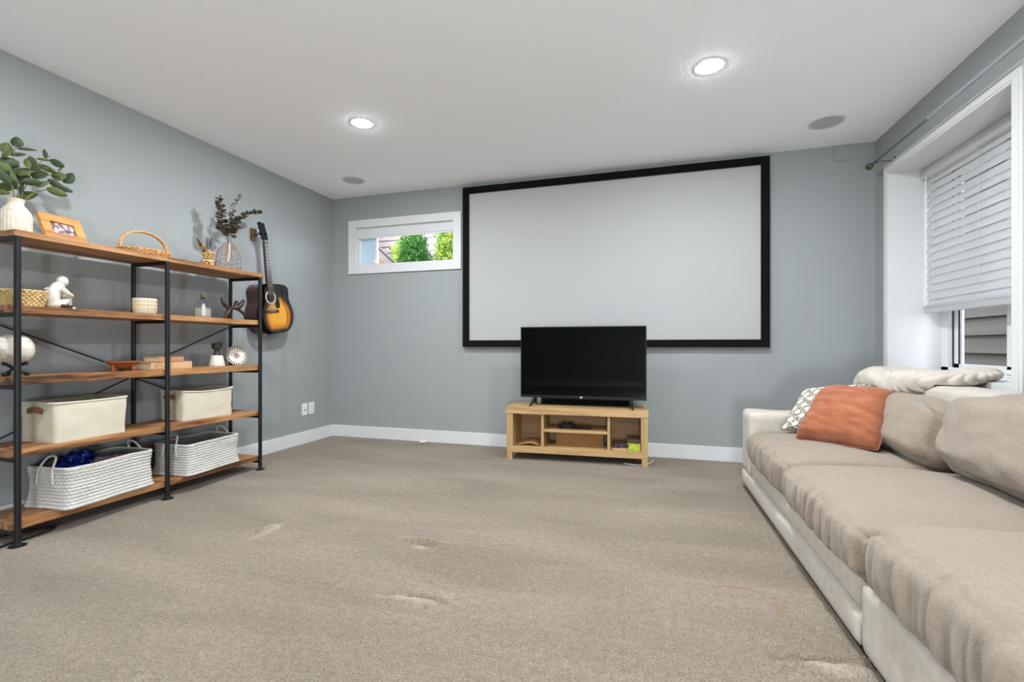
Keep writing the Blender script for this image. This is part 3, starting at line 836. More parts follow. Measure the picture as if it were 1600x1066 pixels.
for z_ in (0.004, 0.035, 0.07, 0.105, 0.14, 0.175, 0.205):
    MB().tube([((rad_at(z_) + 0.004) * math.cos(a), (rad_at(z_) + 0.004) * math.sin(a), z_ + 0.003 * math.sin(3 * a + z_ * 50)) for a in [2 * PI * k_ / 36 for k_ in range(36)]], 0.0015, 6, closed=True).build('wire_hoop', M['copper'], gv, True)
M['twine'] = mat('pinkish twine', (206, 172, 156), 0.8)
MB().tube(catmull([(0.03, -0.02, 0.20), (0.05, -0.04, 0.175), (0.062, -0.05, 0.13), (0.066, -0.058, 0.09), (0.062, -0.064, 0.06)], 6), 0.006, 8).build('twine_tassel', M['twine'], gv, True)
M['dryeuc'] = mat('dried grey green leaves', (84, 80, 64), 0.75, col2=(122, 114, 94), nscale=30)
M['dryeuc2'] = mat('dried plum leaves', (88, 74, 70), 0.75, col2=(116, 108, 100), nscale=30)
rnd = random.Random(21)
for si, (pts, n__, sz, mm) in enumerate([([(0, 0, 0.06), (0, -0.01, 0.235), (0.0, -0.053, 0.323), (0, -0.06, 0.431), (0, -0.082, 0.515)], 110, 0.028, 'dryeuc'),
        ([(0, 0, 0.06), (0, 0.0, 0.262), (0, 0.032, 0.375), (0, 0.04, 0.470), (0, 0.098, 0.594)], 48, 0.021, 'dryeuc2'),
        ([(0, 0, 0.06), (0, 0.003, 0.263), (0, 0.068, 0.372), (0, 0.143, 0.454), (0, 0.238, 0.493), (0, 0.295, 0.515)], 96, 0.025, 'dryeuc'),
        ([(0, 0, 0.06), (0.02, 0.0, 0.25), (0.03, 0.01, 0.302), (0.03, 0.061, 0.332)], 60, 0.026, 'dryeuc')]):
    sp = catmull(pts, 10)
    so = MB().tube(sp, 0.0018, 6).build('branch', M['stem'], gv, True)
    lv_ = MB()
    for k_ in range(n__):
        t = 0.36 + 0.64 * (k_ / n__)
        p = sp[min(len(sp) - 1, int(t * (len(sp) - 1)))]
        d = Vector((rnd.uniform(-1, 1), rnd.uniform(-1, 1), rnd.uniform(-0.1, 0.5))).normalized()
        s_ = sz * (1.15 - 0.5 * (k_ / n__)) * rnd.uniform(0.8, 1.2)
        side = d.cross(Vector((0, 0, 1)) + 0.5 * Vector((rnd.uniform(-1, 1), rnd.uniform(-1, 1), 0))).normalized()
        b0 = p + d * 0.002
        lv_.add([b0, b0 + d * s_ * 0.7 + side * s_ * 0.6, b0 + d * s_ * 1.3 + side * s_ * 0.35, b0 + d * s_ * 1.5 + Vector((0, 0, s_ * 0.2)), b0 + d * s_ * 1.3 - side * s_ * 0.35, b0 + d * s_ * 0.7 - side * s_ * 0.6, b0 + d * s_ * 0.75 + Vector((0, 0, s_ * 0.15))],
                [(0, 1, 6), (1, 2, 6), (2, 3, 6), (3, 4, 6), (4, 5, 6), (5, 0, 6)])
    tag(lv_.build('dried_leaves', M[mm], gv, 'all'), kind='stuff')

# ---------- second level from the top
Z2 = 1.1202
M['seagrass'] = mat('pale seagrass weave', (214, 188, 136), 0.7, col2=(178, 142, 86), nscale=60, bump=(200, 0.5, 0.002))
wb = thing('woven_basket', 'shallow pale seagrass basket at the left end of the second shelf', 'basket', (-2.975, 1.495, Z2))
woven_shell('woven_wall', 0.082, 0.062, 0.082, 0.22, M['seagrass'], wb, rows=8, posts=22, rr=0.0062, sq=4.0)
MB().cbox(-0.074, 0.074, -0.055, 0.055, 0.001, 0.008, 0.003).build('basket_base', M['seagrass'], wb)

# seated hugging figure in white plaster
M['plaster'] = mat('white plaster', (208, 202, 192), 0.75, col2=(198, 190, 177), nscale=20)
fg = thing('figurine', 'white figurine of a seated figure hugging its knees', 'figurine', (-2.965, 1.648, Z2), (0, 0, R(20)))
# local: facing +y (towards the far end), built from overlapping volumes fused by a remesh
fm_ = MB()
fm_.ball((0, 0.022, 0.148), 0.0262, 20, (0.95, 1.0, 1.08))
fm_.tube(catmull([(0, -0.022, 0.012), (0, -0.034, 0.055), (0, -0.024, 0.092), (0, 0.008, 0.126)], 6), [0.030] * 6 + [0.030] * 6 + [0.028] * 6 + [0.018], 16)
fm_.ball((0, -0.022, 0.020), 0.036, 18, (1.15, 1.0, 0.62))
for sx in (-1, 1):
    fm_.tube(catmull([(sx * 0.018, -0.01, 0.022), (sx * 0.016, 0.026, 0.052), (sx * 0.012, 0.040, 0.068), (sx * 0.012, 0.044, 0.040), (sx * 0.012, 0.048, 0.010)], 5), [0.019] * 5 + [0.017] * 5 + [0.015] * 5 + [0.013] * 5 + [0.012], 12)
    fm_.tube(catmull([(sx * 0.012, 0.044, 0.012), (sx * 0.012, 0.062, 0.010), (sx * 0.012, 0.082, 0.006)], 4), [0.012] * 4 + [0.011] * 4 + [0.006], 10)
    fm_.tube(catmull([(sx * 0.036, -0.022, 0.106), (sx * 0.042, 0.004, 0.082), (sx * 0.028, 0.040, 0.074), (0, 0.052, 0.070)], 6), [0.014] * 6 + [0.0125] * 6 + [0.011] * 6 + [0.010], 10)
fm_.v = [(x, y, max(0.0, z)) for x, y, z in fm_.v]
fo = fm_.build('figure_body', M['plaster'], fg, 'all')
md = fo.modifiers.new('fuse', 'REMESH'); md.mode = 'VOXEL'; md.voxel_size = 0.0026; md.use_smooth_shade = True
ms = fo.modifiers.new('soften', 'SMOOTH'); ms.factor = 0.6; ms.iterations = 5
M['darkmark'] = mat('dark brown lattice', (58, 40, 28), 0.6)
for k_ in range(5):
    MB().cbox(0.040, 0.0445, -0.032 + k_ * 0.0135, -0.0235 + k_ * 0.0135, 0.004, 0.024, 0.001).build('dark_stripe', M['darkmark'], fg)

# patterned ceramic pot
M['potglaze'] = mat('cream glaze', (226, 222, 206), 0.35)
M['ochre'] = mat('ochre printed ring', (190, 158, 70), 0.4)
pp = thing('ceramic_pot', 'cream ceramic pot with ochre ring pattern beside the middle post', 'pot', (-2.975, 2.086, Z2))
MB().lathe([(0.048, 0.0), (0.056, 0.008), (0.061, 0.03), (0.0615, 0.094), (0.0585, 0.097), (0.057, 0.093), (0.056, 0.02), (0.001, 0.014)], 44, cap1=False).build('pot_body', M['potglaze'], pp, True)
rg = MB().lathe([(0.0052, 0), (0.0052, 0.0008), (0.0085, 0.0008), (0.0085, 0)], 14, cap0=False, cap1=False).mesh('pattern_ring', M['ochre'])
for row in range(3):
    for k_ in range(18):
        a = 2 * PI * k_ / 18
        rr = 0.0613
        o = link('pattern_ring', rg, pp, (rr * math.cos(a), rr * math.sin(a), 0.032 + row * 0.023))
        o.rotation_euler = (Matrix.Rotation(a, 4, 'Z') @ Matrix.Rotation(R(90), 4, 'Y')).to_euler()

# corked bottle
bt = thing('glass_bottle', 'small corked glass bottle half filled with white salts', 'bottle', (-2.965, 2.462, Z2), (0, 0, R(20)))
def rrect(hx, hy, r, n=5):
    out = []
    for cx, cy, a0 in ((hx - r, hy - r, 0), (-hx + r, hy - r, 90), (-hx + r, -hy + r, 180), (hx - r, -hy + r, 270)):
        for k_ in range(n + 1):
            a = R(a0 + 90 * k_ / n)
            out.append((cx + r * math.cos(a), cy + r * math.sin(a)))
    return out
def loft(sections, cap0=True, cap1=True):
    mb = MB()
    m_ = len(sections[0][1])
    for z_, ring_ in sections:
        mb.v += [(x, y, z_) for x, y in ring_]
    for j in range(len(sections) - 1):
        for i in range(m_):
            mb.f.append((j * m_ + i, j * m_ + (i + 1) % m_, (j + 1) * m_ + (i + 1) % m_, (j + 1) * m_ + i))
    if cap0: mb.f.append(tuple(range(m_ - 1, -1, -1)))
    if cap1: mb.f.append(tuple((len(sections) - 1) * m_ + i for i in range(m_)))
    return mb
def ring_(s_): return rrect(0.043 * s_, 0.036 * s_, 0.016 * s_)
loft([(0, ring_(0.94)), (0.004, ring_(1)), (0.085, ring_(1)), (0.100, ring_(0.94)), (0.112, ring_(0.72)), (0.119, ring_(0.40)), (0.126, ring_(0.33)), (0.140, ring_(0.33)),
      (0.140, ring_(0.28)), (0.118, ring_(0.28)), (0.108, ring_(0.66)), (0.085, ring_(0.95)), (0.006, ring_(0.95))]).build('bottle_glass', M['clear'], bt, True)
loft([(0.0065, ring_(0.93)), (0.066, ring_(0.93)), (0.069, ring_(0.6))]).build('white_salts', mat('white bath salts', (246, 242, 226), 0.9), bt)
M['cork'] = mat('dark cork stopper', (92, 80, 58), 0.8)
MB().lathe([(0.0095, 0.128), (0.010, 0.141), (0.0145, 0.141), (0.0145, 0.163), (0.013, 0.165)], 20).build('cork', M['cork'], bt, True)
MB().cbox(0.014, 0.040, -0.0385, -0.0363, 0.014, 0.082, 0.001).build('label', M['white_plastic'], bt)
MB().lathe([(0.0085, -0.001), (0.0085, 0.001)], 12).xform(Matrix.Translation((0.027, -0.039, 0.088)) @ Matrix.Rotation(R(90), 4, 'X')).build('tag_disc', M['white_plastic'], bt)

# dark wooden star shaped sculpture of curved horns
M['ebony'] = mat('dark carved wood', (44, 30, 26), 0.4, col2=(64, 44, 36), nscale=14, stretch=(1, 1, 4))
hs = thing('wooden_sculpture', 'dark wooden sculpture of curved crossing blades near the right end', 'sculpture', (-2.985, 2.715, Z2))
def blade(pts, rs, w=(1, 1, 1)):
    b_ = MB().tube(catmull(pts, 6), [rs[0] + (rs[1] - rs[0]) * math.sin(PI * min(1, (i / (6 * (len(pts) - 1))) * 0.9 + 0.05)) for i in range(6 * (len(pts) - 1) + 1)], 10)
    return b_.build('blade', M['ebony'], hs, True)
blade([(0, 0.005, 0.085), (0.01, -0.045, 0.088), (0.015, -0.085, 0.115), (0.01, -0.105, 0.160)], (0.003, 0.014))
blade([(0, 0.0, 0.085), (0.0, 0.025, 0.095), (-0.005, 0.038, 0.125), (0.0, 0.036, 0.146)], (0.008, 0.016))
blade([(0, 0.0, 0.085), (0.01, 0.045, 0.098), (0.01, 0.075, 0.130), (0.008, 0.095, 0.152)], (0.008, 0.017))
blade([(0, 0.0, 0.090), (0.01, -0.035, 0.072), (0.02, -0.065, 0.035), (0.02, -0.085, 0.006)], (0.006, 0.015))
blade([(0, 0.0, 0.090), (-0.02, 0.0, 0.06), (-0.03, 0.005, 0.03), (-0.035, 0.005, 0.006)], (0.006, 0.017))
blade([(0, 0.0, 0.088), (0.01, 0.05, 0.076), (0.02, 0.090, 0.044), (0.02, 0.122, 0.005)], (0.004, 0.011))

# ---------- third level
Z3 = 0.7852
M['globe'] = mat('pale antique globe print', (216, 208, 194), 0.3, col2=(168, 158, 140), nscale=16, ndetail=8, ramp=(0.5, 0.6))
M['globe_line'] = mat('grey globe line', (150, 144, 134), 0.4)
M['iron'] = mat('black cast iron', (24, 24, 26), 0.5, bump=(120, 0.3, 0.001))
gs = thing('globe_stand', 'black jack shaped iron stand under the pale globe', 'stand', (-2.96, 1.466, Z3), (0, 0, R(18)))
c_ = Vector((0, 0, 0.036))
jk = MB()
for d in (Vector((1, 0.25, 0.62)), Vector((-1, 0.25, 0.62)), Vector((0, -0.9, 0.62)), Vector((1, 0.4, -0.62)), Vector((-1, 0.4, -0.62)), Vector((0, -0.9, -0.62))):
    e_ = c_ + Vector((d.x * 0.046, d.y * 0.046, d.z * 0.042))
    MB().tube([c_, c_.lerp(e_, 0.5), e_], [0.0065, 0.005, 0.0065], 10).ball(e_, 0.0105, 14).build('jack_arm', M['iron'], gs, True)
gl = thing('globe', 'pale antique style globe resting on the black jack stand', 'globe', (-2.96, 1.466, Z3 + 0.052))
GR = 0.076
MB().ball((0, 0, GR), GR, 40).build('sphere', M['globe'], gl, 'all')
for lat in (-30, 0, 30):
    MB().tube([(GR * 1.001 * math.cos(R(lat)) * math.cos(2 * PI * k_ / 40), GR * 1.001 * math.cos(R(lat)) * math.sin(2 * PI * k_ / 40), GR + GR * math.sin(R(lat))) for k_ in range(40)], 0.0006, 5, closed=True).build('latitude_line', M['globe_line'], gl)

M['teak'] = mat('reddish brown carved wood', (140, 76, 40), 0.45, col2=(164, 96, 54), nscale=20, stretch=(3, 1, 1))
bl = thing('footed_bowl', 'shallow reddish wooden bowl on short feet', 'bowl', (-2.965, 1.955, Z3))
MB().lathe([(0.018, 0.010), (0.045, 0.020), (0.072, 0.044), (0.083, 0.051), (0.083, 0.056), (0.074, 0.052), (0.04, 0.030), (0.001, 0.026)], 36, cap1=False).build('bowl_body', M['teak'], bl, True)
for a in (35, 155, 275):
    MB().lathe([(0.011, 0), (0.012, 0.012), (0.011, 0.044)], 14, (0.052 * math.cos(R(a)), 0.052 * math.sin(R(a)), 0)).build('foot', M['teak'], bl, True)

def book(name, label, loc, rz, w, d, t, cover, page):
    b_ = thing(name, label, 'book', loc, (0, 0, rz), group='books on the third shelf')
    MB().cbox(-d / 2, d / 2, -w / 2, w / 2, 0, 0.003, 0.0008).build('cover', cover, b_)
    MB().cbox(-d / 2, d / 2, -w / 2, w / 2, t - 0.003, t, 0.0008).build('cover', cover, b_)
    MB().box(-d / 2 + 0.004, d / 2 - 0.005, -w / 2 + 0.005, w / 2 - 0.005, 0.003, t - 0.003).build('page_block', page, b_)
    MB().cbox(d / 2 - 0.003, d / 2, -w / 2, w / 2, 0.0, t, 0.0008).build('spine', cover, b_)
M['bookcov'] = mat('tan linen book cover', (196, 152, 112), 0.8, col2=(206, 164, 126), nscale=40)
M['bookcov2'] = mat('brown linen book cover', (170, 128, 92), 0.8, col2=(184, 142, 104), nscale=40)
M['pages'] = mat('aged page edges', (206, 186, 152), 0.9, bump=(300, 0.5, 0.001, 2.0, 1), stretch=(0.1, 0.1, 3))
book('book', 'large tan linen book lying at the bottom of the pair', (-2.962, 2.182, Z3), R(-3), 0.25, 0.185, 0.046, M['bookcov'], M['pages'])
book('book', 'smaller brown linen book lying on top of the tan one', (-2.965, 2.190, Z3 + 0.0465), R(3), 0.165, 0.135, 0.030, M['bookcov2'], M['pages'])

cd = thing('candle_holder', 'white cone candle holder with a turned black wooden top', 'candle holder', (-2.985, 2.588, Z3))
MB().lathe([(0.050, 0), (0.052, 0.004), (0.036, 0.074), (0.026, 0.076)], 32).build('cone_base', M['potglaze'], cd, True)
M['blackwood'] = mat('black turned wood', (42, 40, 34), 0.5, col2=(66, 62, 50), nscale=40)
MB().lathe([(0.026, 0.076), (0.022, 0.082), (0.016, 0.105), (0.018, 0.118), (0.030, 0.124), (0.034, 0.130), (0.033, 0.160), (0.026, 0.164), (0.020, 0.160)], 28).build('turned_top', M['blackwood'], cd, True)

# plate leaning on the post, with ring of black dots
M['platew'] = mat('cream plate glaze', (224, 214, 200), 0.4, col2=(170, 150, 150), nscale=24, ramp=(0.55, 0.75))
pl = thing('decorative_plate', 'small cream plate with a rim of dark dots leaning at the shelf end', 'plate', (-2.965, 2.745, Z3 + 0.0005), (R(-14), 0, R(66)))
PR = 0.074
MB().lathe([(0.001, 0.010), (0.046, 0.009), (0.066, 0.002), (PR, -0.003), (PR, 0.001), (0.066, 0.007), (0.046, 0.014), (0.001, 0.015)], 44, cap0=False, cap1=False).xform(Matrix.Translation((0, 0, PR)) @ Matrix.Rotation(R(-90), 4, 'X')).build('plate_dish', M['platew'], pl, True)
dot = MB().lathe([(0.0052, -0.0009), (0.0052, 0.0009)], 10).xform(Matrix.Rotation(R(90), 4, 'X')).mesh('rim_dot', M['darkmark'])
for rr, n__, yy in ((0.069, 26, -0.0012), (0.058, 20, 0.0042)):
    for k_ in range(n__):
        a = 2 * PI * (k_ + (0.5 if rr < 0.06 else 0)) / n__
        link('rim_dot', dot, pl, (rr * math.cos(a), yy - 0.001, PR + rr * math.sin(a)))
MB().lathe([(0.001, 0), (0.020, 0), (0.020, 0.001)], 20, cap0=False).xform(Matrix.Translation((0, 0.0085, PR)) @ Matrix.Rotation(R(90), 4, 'X')).build('centre_motif', mat('smudged violet motif', (176, 150, 156), 0.5, col2=(92, 66, 66), nscale=70), pl)

# ---------- fourth level: cream fabric bins
Z4 = 0.4425
M['leather'] = mat('brown leather strap', (120, 76, 40), 0.5, col2=(138, 90, 50), nscale=30)
M['inside'] = mat('grey bin lining', (120, 116, 108), 0.9)
def fabric_bin(label, cx, cy, hx, hy, hgt, seed, sag, rz=0.0, strap=None):
    b_ = thing('fabric_bin', label, 'storage bin', (cx, cy, Z4), (0, 0, rz), group='cream storage bins')
    N = 16
    secs = []
    def ringf(s_, z_, bul, noise=True):
        pts = rrect(hx * s_, hy * s_, 0.02, 4)
        # subdivide edges
        out = []
        for i in range(len(pts)):
            a = Vector(pts[i]); c = Vector(pts[(i + 1) % len(pts)])
            k__ = 14 if (c - a).length > 0.05 else 1
            for q in range(k__):
                p = a.lerp(c, q / k__)
                d = Vector((p.x / hx, p.y / hy))
                e = bul * (1 - min(1, abs(d.x))) if abs(d.y) > 0.95 else bul * (1 - min(1, abs(d.y)) ** 2) if abs(d.x) > 0.95 else 0
                w = (0.004 * nz(p.x * 14 + seed, p.y * 14, z_ * 16)) if noise else 0
                out.append((p.x * (1 + e * 0.5) + w * math.copysign(1, p.x), p.y * (1 + e * 0.3) + w * math.copysign(1, p.y)))
        return out
    for k_ in range(N + 1):
        t = k_ / N
        secs.append((hgt * t, ringf(0.975 + 0.025 * t, hgt * t, 0.05 * math.sin(PI * t))))
    zi = [(z_, ringf(0.955 + 0.02 * z_ / hgt, z_, 0.0, False)) for z_ in (hgt, hgt * 0.5, hgt * 0.3)]
    mb = loft(secs + zi, True, True)
    def sagz(p):
        t = p[2] / hgt
        return (p[0], p[1], p[2] - sag * t * t * max(0.0, 1 - (p[1] / hy) ** 2) * (1 if abs(p[0]) < hx * 2 else 0))
    mb.v = [sagz(p) for p in mb.v]
    mb.build('bin_body', M['cream'], b_, True)
    MB().box(-hx * 0.93, hx * 0.93, -hy * 0.93, hy * 0.93, hgt * 0.5, hgt * 0.52).build('folded_contents', M['inside'], b_)
    # stitched hem along the rim and leather handles on both short ends
    rim = [(x * 1.012, y * 1.008, hgt - 0.006) for x, y in secs[-1][1]]
    rim = [sagz(p) for p in rim]
    MB().tube(rim, 0.0042, 6, closed=True).build('hem', M['cream'], b_, True)
    for sy in (-1, 1):
        h_ = MB().tube(catmull([(-0.045, sy * (hy + 0.004), hgt - 0.048), (-0.02, sy * (hy + 0.016), hgt - 0.040), (0.02, sy * (hy + 0.016), hgt - 0.040), (0.045, sy * (hy + 0.004), hgt - 0.048)], 6), 0.011, 8)
        h_.v = [(x, y if True else y, hgt - 0.044 + (z_ - hgt + 0.044) * 1.2) for x, y, z_ in h_.v]
        h_.build('leather_handle', M['leather'], b_, True)
    return b_
fabric_bin('cream canvas bin with brown leather handles on the left of the fourth tier', -2.990, 1.742, 0.125, 0.176, 0.205, 1.0, 0.004, R(3))
fabric_bin('cream canvas bin with dark leather handles on the right of the fourth tier', -3.003, 2.455, 0.116, 0.178, 0.198, 6.0, 0.012, R(-4))

# ---------- bottom level: white rope baskets
Z5 = 0.1055
def rope_basket(label, cx, cy, hx, hy, hgt, rz, seed):
    b_ = thing('rope_basket', label, 'basket', (cx, cy, Z5), (0, 0, rz), group='white rope baskets')
    rows = 12
    per = 8
    base = rrect(1, 1, 0.16, 6)
    # resample the outline evenly
    pts = rrect(hx, hy, 0.035, 6)
    seg = [(Vector(pts[i]), Vector(pts[(i + 1) % len(pts)])) for i in range(len(pts))]
    tot = sum((b - a).length for a, b in seg)
    NP = 260
    ringp = []
    acc = 0; si = 0
    for k_ in range(NP):
        target = tot * k_ / NP
        while acc + (seg[si][1] - seg[si][0]).length < target:
            acc += (seg[si][1] - seg[si][0]).length; si += 1
        a, b = seg[si]
        ringp.append(a.lerp(b, (target - acc) / max(1e-9, (b - a).length)))
    mb = MB()
    NZ = rows * per
    def shape(p, t):
        # slight bell: splayed foot, narrower waist, rim eased outward
        s_ = 1 + 0.035 * (1 - t) ** 3 - 0.03 * math.sin(PI * t) + 0.015 * t
        c = (abs(p.x) / hx) * (abs(p.y) / hy)
        s_ += 0.03 * c * (1 - t) ** 4
        return p * s_
    for j in range(NZ + 1):
        t = j / NZ
        row = min(rows - 1, j // per)
        fz = (j % per) / per
        for k_ in range(NP):
            p = shape(ringp[k_], t)
            nrm = Vector((p.x / hx ** 2, p.y / hy ** 2)).normalized()
            coil = abs(math.sin(PI * fz)) ** 0.7
            braid = 0.5 + 0.5 * math.sin(2 * PI * k_ / NP * 65 + (PI if row % 2 else 0) + fz * 2.2)
            off = 0.0075 * coil * (0.35 + 0.65 * braid)
            w = 0.006 * nz(p.x * 7 + seed, p.y * 7, t * 3)
            q = p + nrm * (off + w)
            mb.v.append((q.x, q.y, 0.002 + hgt * t + 0.006 * nz(p.x * 6, p.y * 6, seed) * t))
    for j in range(NZ):
        for k_ in range(NP):
            mb.f.append((j * NP + k_, j * NP + (k_ + 1) % NP, (j + 1) * NP + (k_ + 1) % NP, (j + 1) * NP + k_))
    mb.f.append(tuple(range(NP - 1, -1, -1)))
    mb.build('woven_wall', M['rope'], b_, 'all')
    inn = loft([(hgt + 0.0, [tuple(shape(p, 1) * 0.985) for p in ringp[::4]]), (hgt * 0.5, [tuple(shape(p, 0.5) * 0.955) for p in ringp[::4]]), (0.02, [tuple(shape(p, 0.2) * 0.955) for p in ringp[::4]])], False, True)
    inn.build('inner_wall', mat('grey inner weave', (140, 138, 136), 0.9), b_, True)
    rim = [(*(shape(p, 1) * 1.0), hgt + 0.002 + 0.006 * nz(p.x * 6, p.y * 6, seed)) for p in ringp[::3]]
    MB().tube(rim, 0.006, 8, closed=True).build('rim_braid', M['rope'], b_, True)
    for sy in (-1, 1):
        yy = sy * (hy * 1.0 + 0.012)
        lean = -sy * 0.03
        MB().tube(catmull([(-0.052, yy, hgt * 0.62), (-0.045, yy + lean * 0.1, hgt * 0.95), (-0.028, yy + lean, hgt + 0.045), (0.0, yy + lean * 1.3, hgt + 0.056), (0.028, yy + lean, hgt + 0.045), (0.045, yy + lean * 0.1, hgt * 0.95), (0.052, yy, hgt * 0.62)], 6), 0.005, 8).build('rope_handle', M['rope'], b_, True)
    return b_
rope_basket('white rope basket packed with colourful bags on the left of the bottom shelf', -2.965, 1.812, 0.138, 0.225, 0.205, R(6), 2.0)
rope_basket('white rope basket with a dark empty inside on the right of the bottom shelf', -2.960, 2.425, 0.140, 0.205, 0.195, R(6), 9.0)

def crumple(name, label, cat, loc, sx, sy, sz, m_, seed, amp=0.02, fr=22, rz=0.0):
    def df(p, q):
        return q + Vector((nz(q.x * fr + seed, q.y * fr, q.z * fr), nz(q.x * fr, q.y * fr + seed + 5, q.z * fr), nz(q.x * fr, q.y * fr, q.z * fr + seed + 9))) * amp
    o_ = softbox(sx, sy, sz, min(sx, sy, sz) * 0.42, (20, 20, 10), df).xform(Matrix.Translation((0, 0, sz / 2))).build(name, m_, None, 'all', loc=loc, rot=(0, 0, rz))
    return tag(o_, label, cat)
M['bluebag'] = mat('shiny blue foil', (14, 24, 92), 0.22, col2=(30, 58, 150), nscale=30, metallic=0.3)
M['greybag'] = mat('dark grey nylon', (58, 58, 64), 0.5, col2=(84, 84, 90), nscale=24)
M['printbag'] = mat('printed red white and violet cloth', (120, 104, 112), 0.6, col2=(150, 40, 44), nscale=26, ramp=(0.52, 0.6))
crumple('foil_bag', 'crinkled shiny blue foil bag in the left rope basket', 'bag', (-2.950, 1.700, Z5 + 0.105), 0.13, 0.10, 0.09, M['bluebag'], 3, 0.03, 34)
crumple('foil_bag', 'crinkled blue foil ribbon at the back of the left rope basket', 'bag', (-3.045, 1.775, Z5 + 0.12), 0.07, 0.15, 0.115, M['bluebag'], 8, 0.036, 40)
crumple('nylon_bag', 'dark grey nylon bag in the near end of the left rope basket', 'bag', (-3.058, 1.638, Z5 + 0.09), 0.08, 0.08, 0.14, M['greybag'], 13, 0.022, 26)
crumple('printed_cloth', 'folded printed cloth in the far end of the left rope basket', 'cloth', (-2.935, 1.895, Z5 + 0.10), 0.14, 0.21, 0.095, M['printbag'], 17, 0.014, 24)

# black cable loop lying on the carpet below the shelf
cl = MB().tube(catmull([(0.06, -0.16, 0.006), (0.02, -0.03, 0.006), (0.02, 0.03, 0.006), (0.005, 0.13, 0.006), (-0.02, 0.165, 0.006), (-0.07, 0.13, 0.006), (-0.12, 0.02, 0.006), (-0.16, -0.14, 0.006), (-0.17, -0.3, 0.006)], 8), 0.005, 8).build('power_cable', M['dark'], None, True, loc=(-2.905, 1.445, 0.0))
tag(cl, 'black cable looped on the carpet under the left end of the shelf', 'cable')

# ================================================================== GUITAR on the left wall
# local: x across, -y out of the wall, z up; origin at the bottom of the body
GT = thing('acoustic_guitar', 'sunburst acoustic guitar hanging on the left wall', 'guitar', (XL + 0.016, 3.190, 1.030), (R(0), R(-6.5), R(90)))
BL, TH_ = 0.415, 0.105
hwp = [(0.0, 0.001), (0.004, 0.06), (0.02, 0.105), (0.05, 0.138), (0.10, 0.163), (0.16, 0.170), (0.21, 0.158), (0.255, 0.138), (0.29, 0.128), (0.325, 0.129), (0.36, 0.130), (0.385, 0.122), (0.402, 0.100), (0.411, 0.068), (0.415, 0.02)]
prof = catmull([(w, 0, z_) for z_, w in hwp], 3)
NS = 14
def guitar_face(y, name, m_, burst):
    mb = MB(); vals = []
    for p in prof:
        for k_ in range(-NS, NS + 1):
            s_ = k_ / NS
            mb.v.append((p.x * s_, y, p.z))
            dd = min(p.x * (1 - abs(s_)), p.z * 1.1, (BL - p.z) * 0.85)
            vals.append(max(0.0, min(1.0, dd / 0.105)) * (1 - 0.72 * max(0.0, min(1.0, (p.z - 0.215) / 0.10))))
    m2 = 2 * NS + 1
    for j in range(len(prof) - 1):
        for k_ in range(m2 - 1):
            mb.f.append((j * m2 + k_, j * m2 + k_ + 1, (j + 1) * m2 + k_ + 1, (j + 1) * m2 + k_))
    o_ = mb.build(name, m_, GT, 'all')
    if burst:
        at = o_.data.attributes.new('burst', 'FLOAT', 'POINT')
        at.data.foreach_set('value', vals)
    return o_
mb_ = bpy.data.materials.new('tobacco sunburst lacquer'); mb_.use_nodes = True
n, l, b = nodes_of(mb_)
at = n.new('ShaderNodeAttribute'); at.attribute_name = 'burst'
cr = n.new('ShaderNodeValToRGB'); e = cr.color_ramp.elements
e[0].position = 0.16; e[0].color = lin((18, 13, 12)); e[1].position = 0.95; e[1].color = lin((226, 160, 44))
q = e.new(0.30); q.color = lin((84, 42, 14)); q = e.new(0.55); q.color = lin((202, 124, 22))
l.new(at.outputs['Fac'], cr.inputs['Fac']); l.new(cr.outputs[0], b.inputs['Base Color'])
b.inputs['Roughness'].default_value = 0.18; b.inputs['Coat Weight'].default_value = 0.6; b.inputs['Coat Roughness'].default_value = 0.06
M['mahogany'] = mat('dark mahogany lacquer', (58, 34, 28), 0.2, col2=(80, 48, 38), nscale=20, stretch=(4, 4, 0.6), coat=0.5)
guitar_face(-TH_, 'soundboard', mb_, True)
guitar_face(0.0, 'back_plate', M['mahogany'], False)
out = [(p.x, p.z) for p in prof] + [(-p.x, p.z) for p in prof[::-1]]
sd_ = MB()
m_ = len(out)
for y in (0.0, -TH_ * 0.5, -TH_):
    sd_.v += [(x, y, z_) for x, z_ in out]
for j in range(2):
    for i in range(m_):
        sd_.f.append((j * m_ + i, j * m_ + (i + 1) % m_, (j + 1) * m_ + (i + 1) % m_, (j + 1) * m_ + i))
sd_.build('side_rib', M['mahogany'], GT, 'all')
M['binding'] = mat('black body binding', (14, 13, 13), 0.3)
for y in (0.0, -TH_):
    MB().tube([(x, y, z_) for x, z_ in out], 0.0028, 6, closed=True).build('binding', M['binding'], GT, True)
HZ = 0.305
M['rosette'] = mat('pale rosette', (176, 170, 160), 0.35)
def disc(r0, r1, y, z_, name, m__, th=0.0008):
    MB().lathe([(max(r0, 1e-4), 0), (r1, 0), (r1, th), (max(r0, 1e-4), th)], 40, cap0=False, cap1=False).xform(Matrix.Translation((0, y, z_)) @ Matrix.Rotation(R(90), 4, 'X')).build(name, m__, GT, True)
disc(0.042, 0.057, -TH_ - 0.0004, HZ, 'rosette', M['rosette'])
disc(0.0, 0.043, -TH_ - 0.0002, HZ, 'sound_hole', mat('dark sound hole', (24, 15, 10), 0.8))
M['pick'] = mat('black pickguard', (16, 20, 28), 0.12, coat=0.5)
pg = [(0.030, 0.345), (0.052, 0.336), (0.070, 0.318), (0.085, 0.285), (0.092, 0.245), (0.086, 0.216), (0.062, 0.212), (0.046, 0.222), (0.042, 0.248), (0.053, 0.275), (0.058, 0.305), (0.050, 0.330)]
pg = [(p.x, p.z) for p in catmull([(x, 0, z_) for x, z_ in pg + pg[:1]], 4)][:-1]
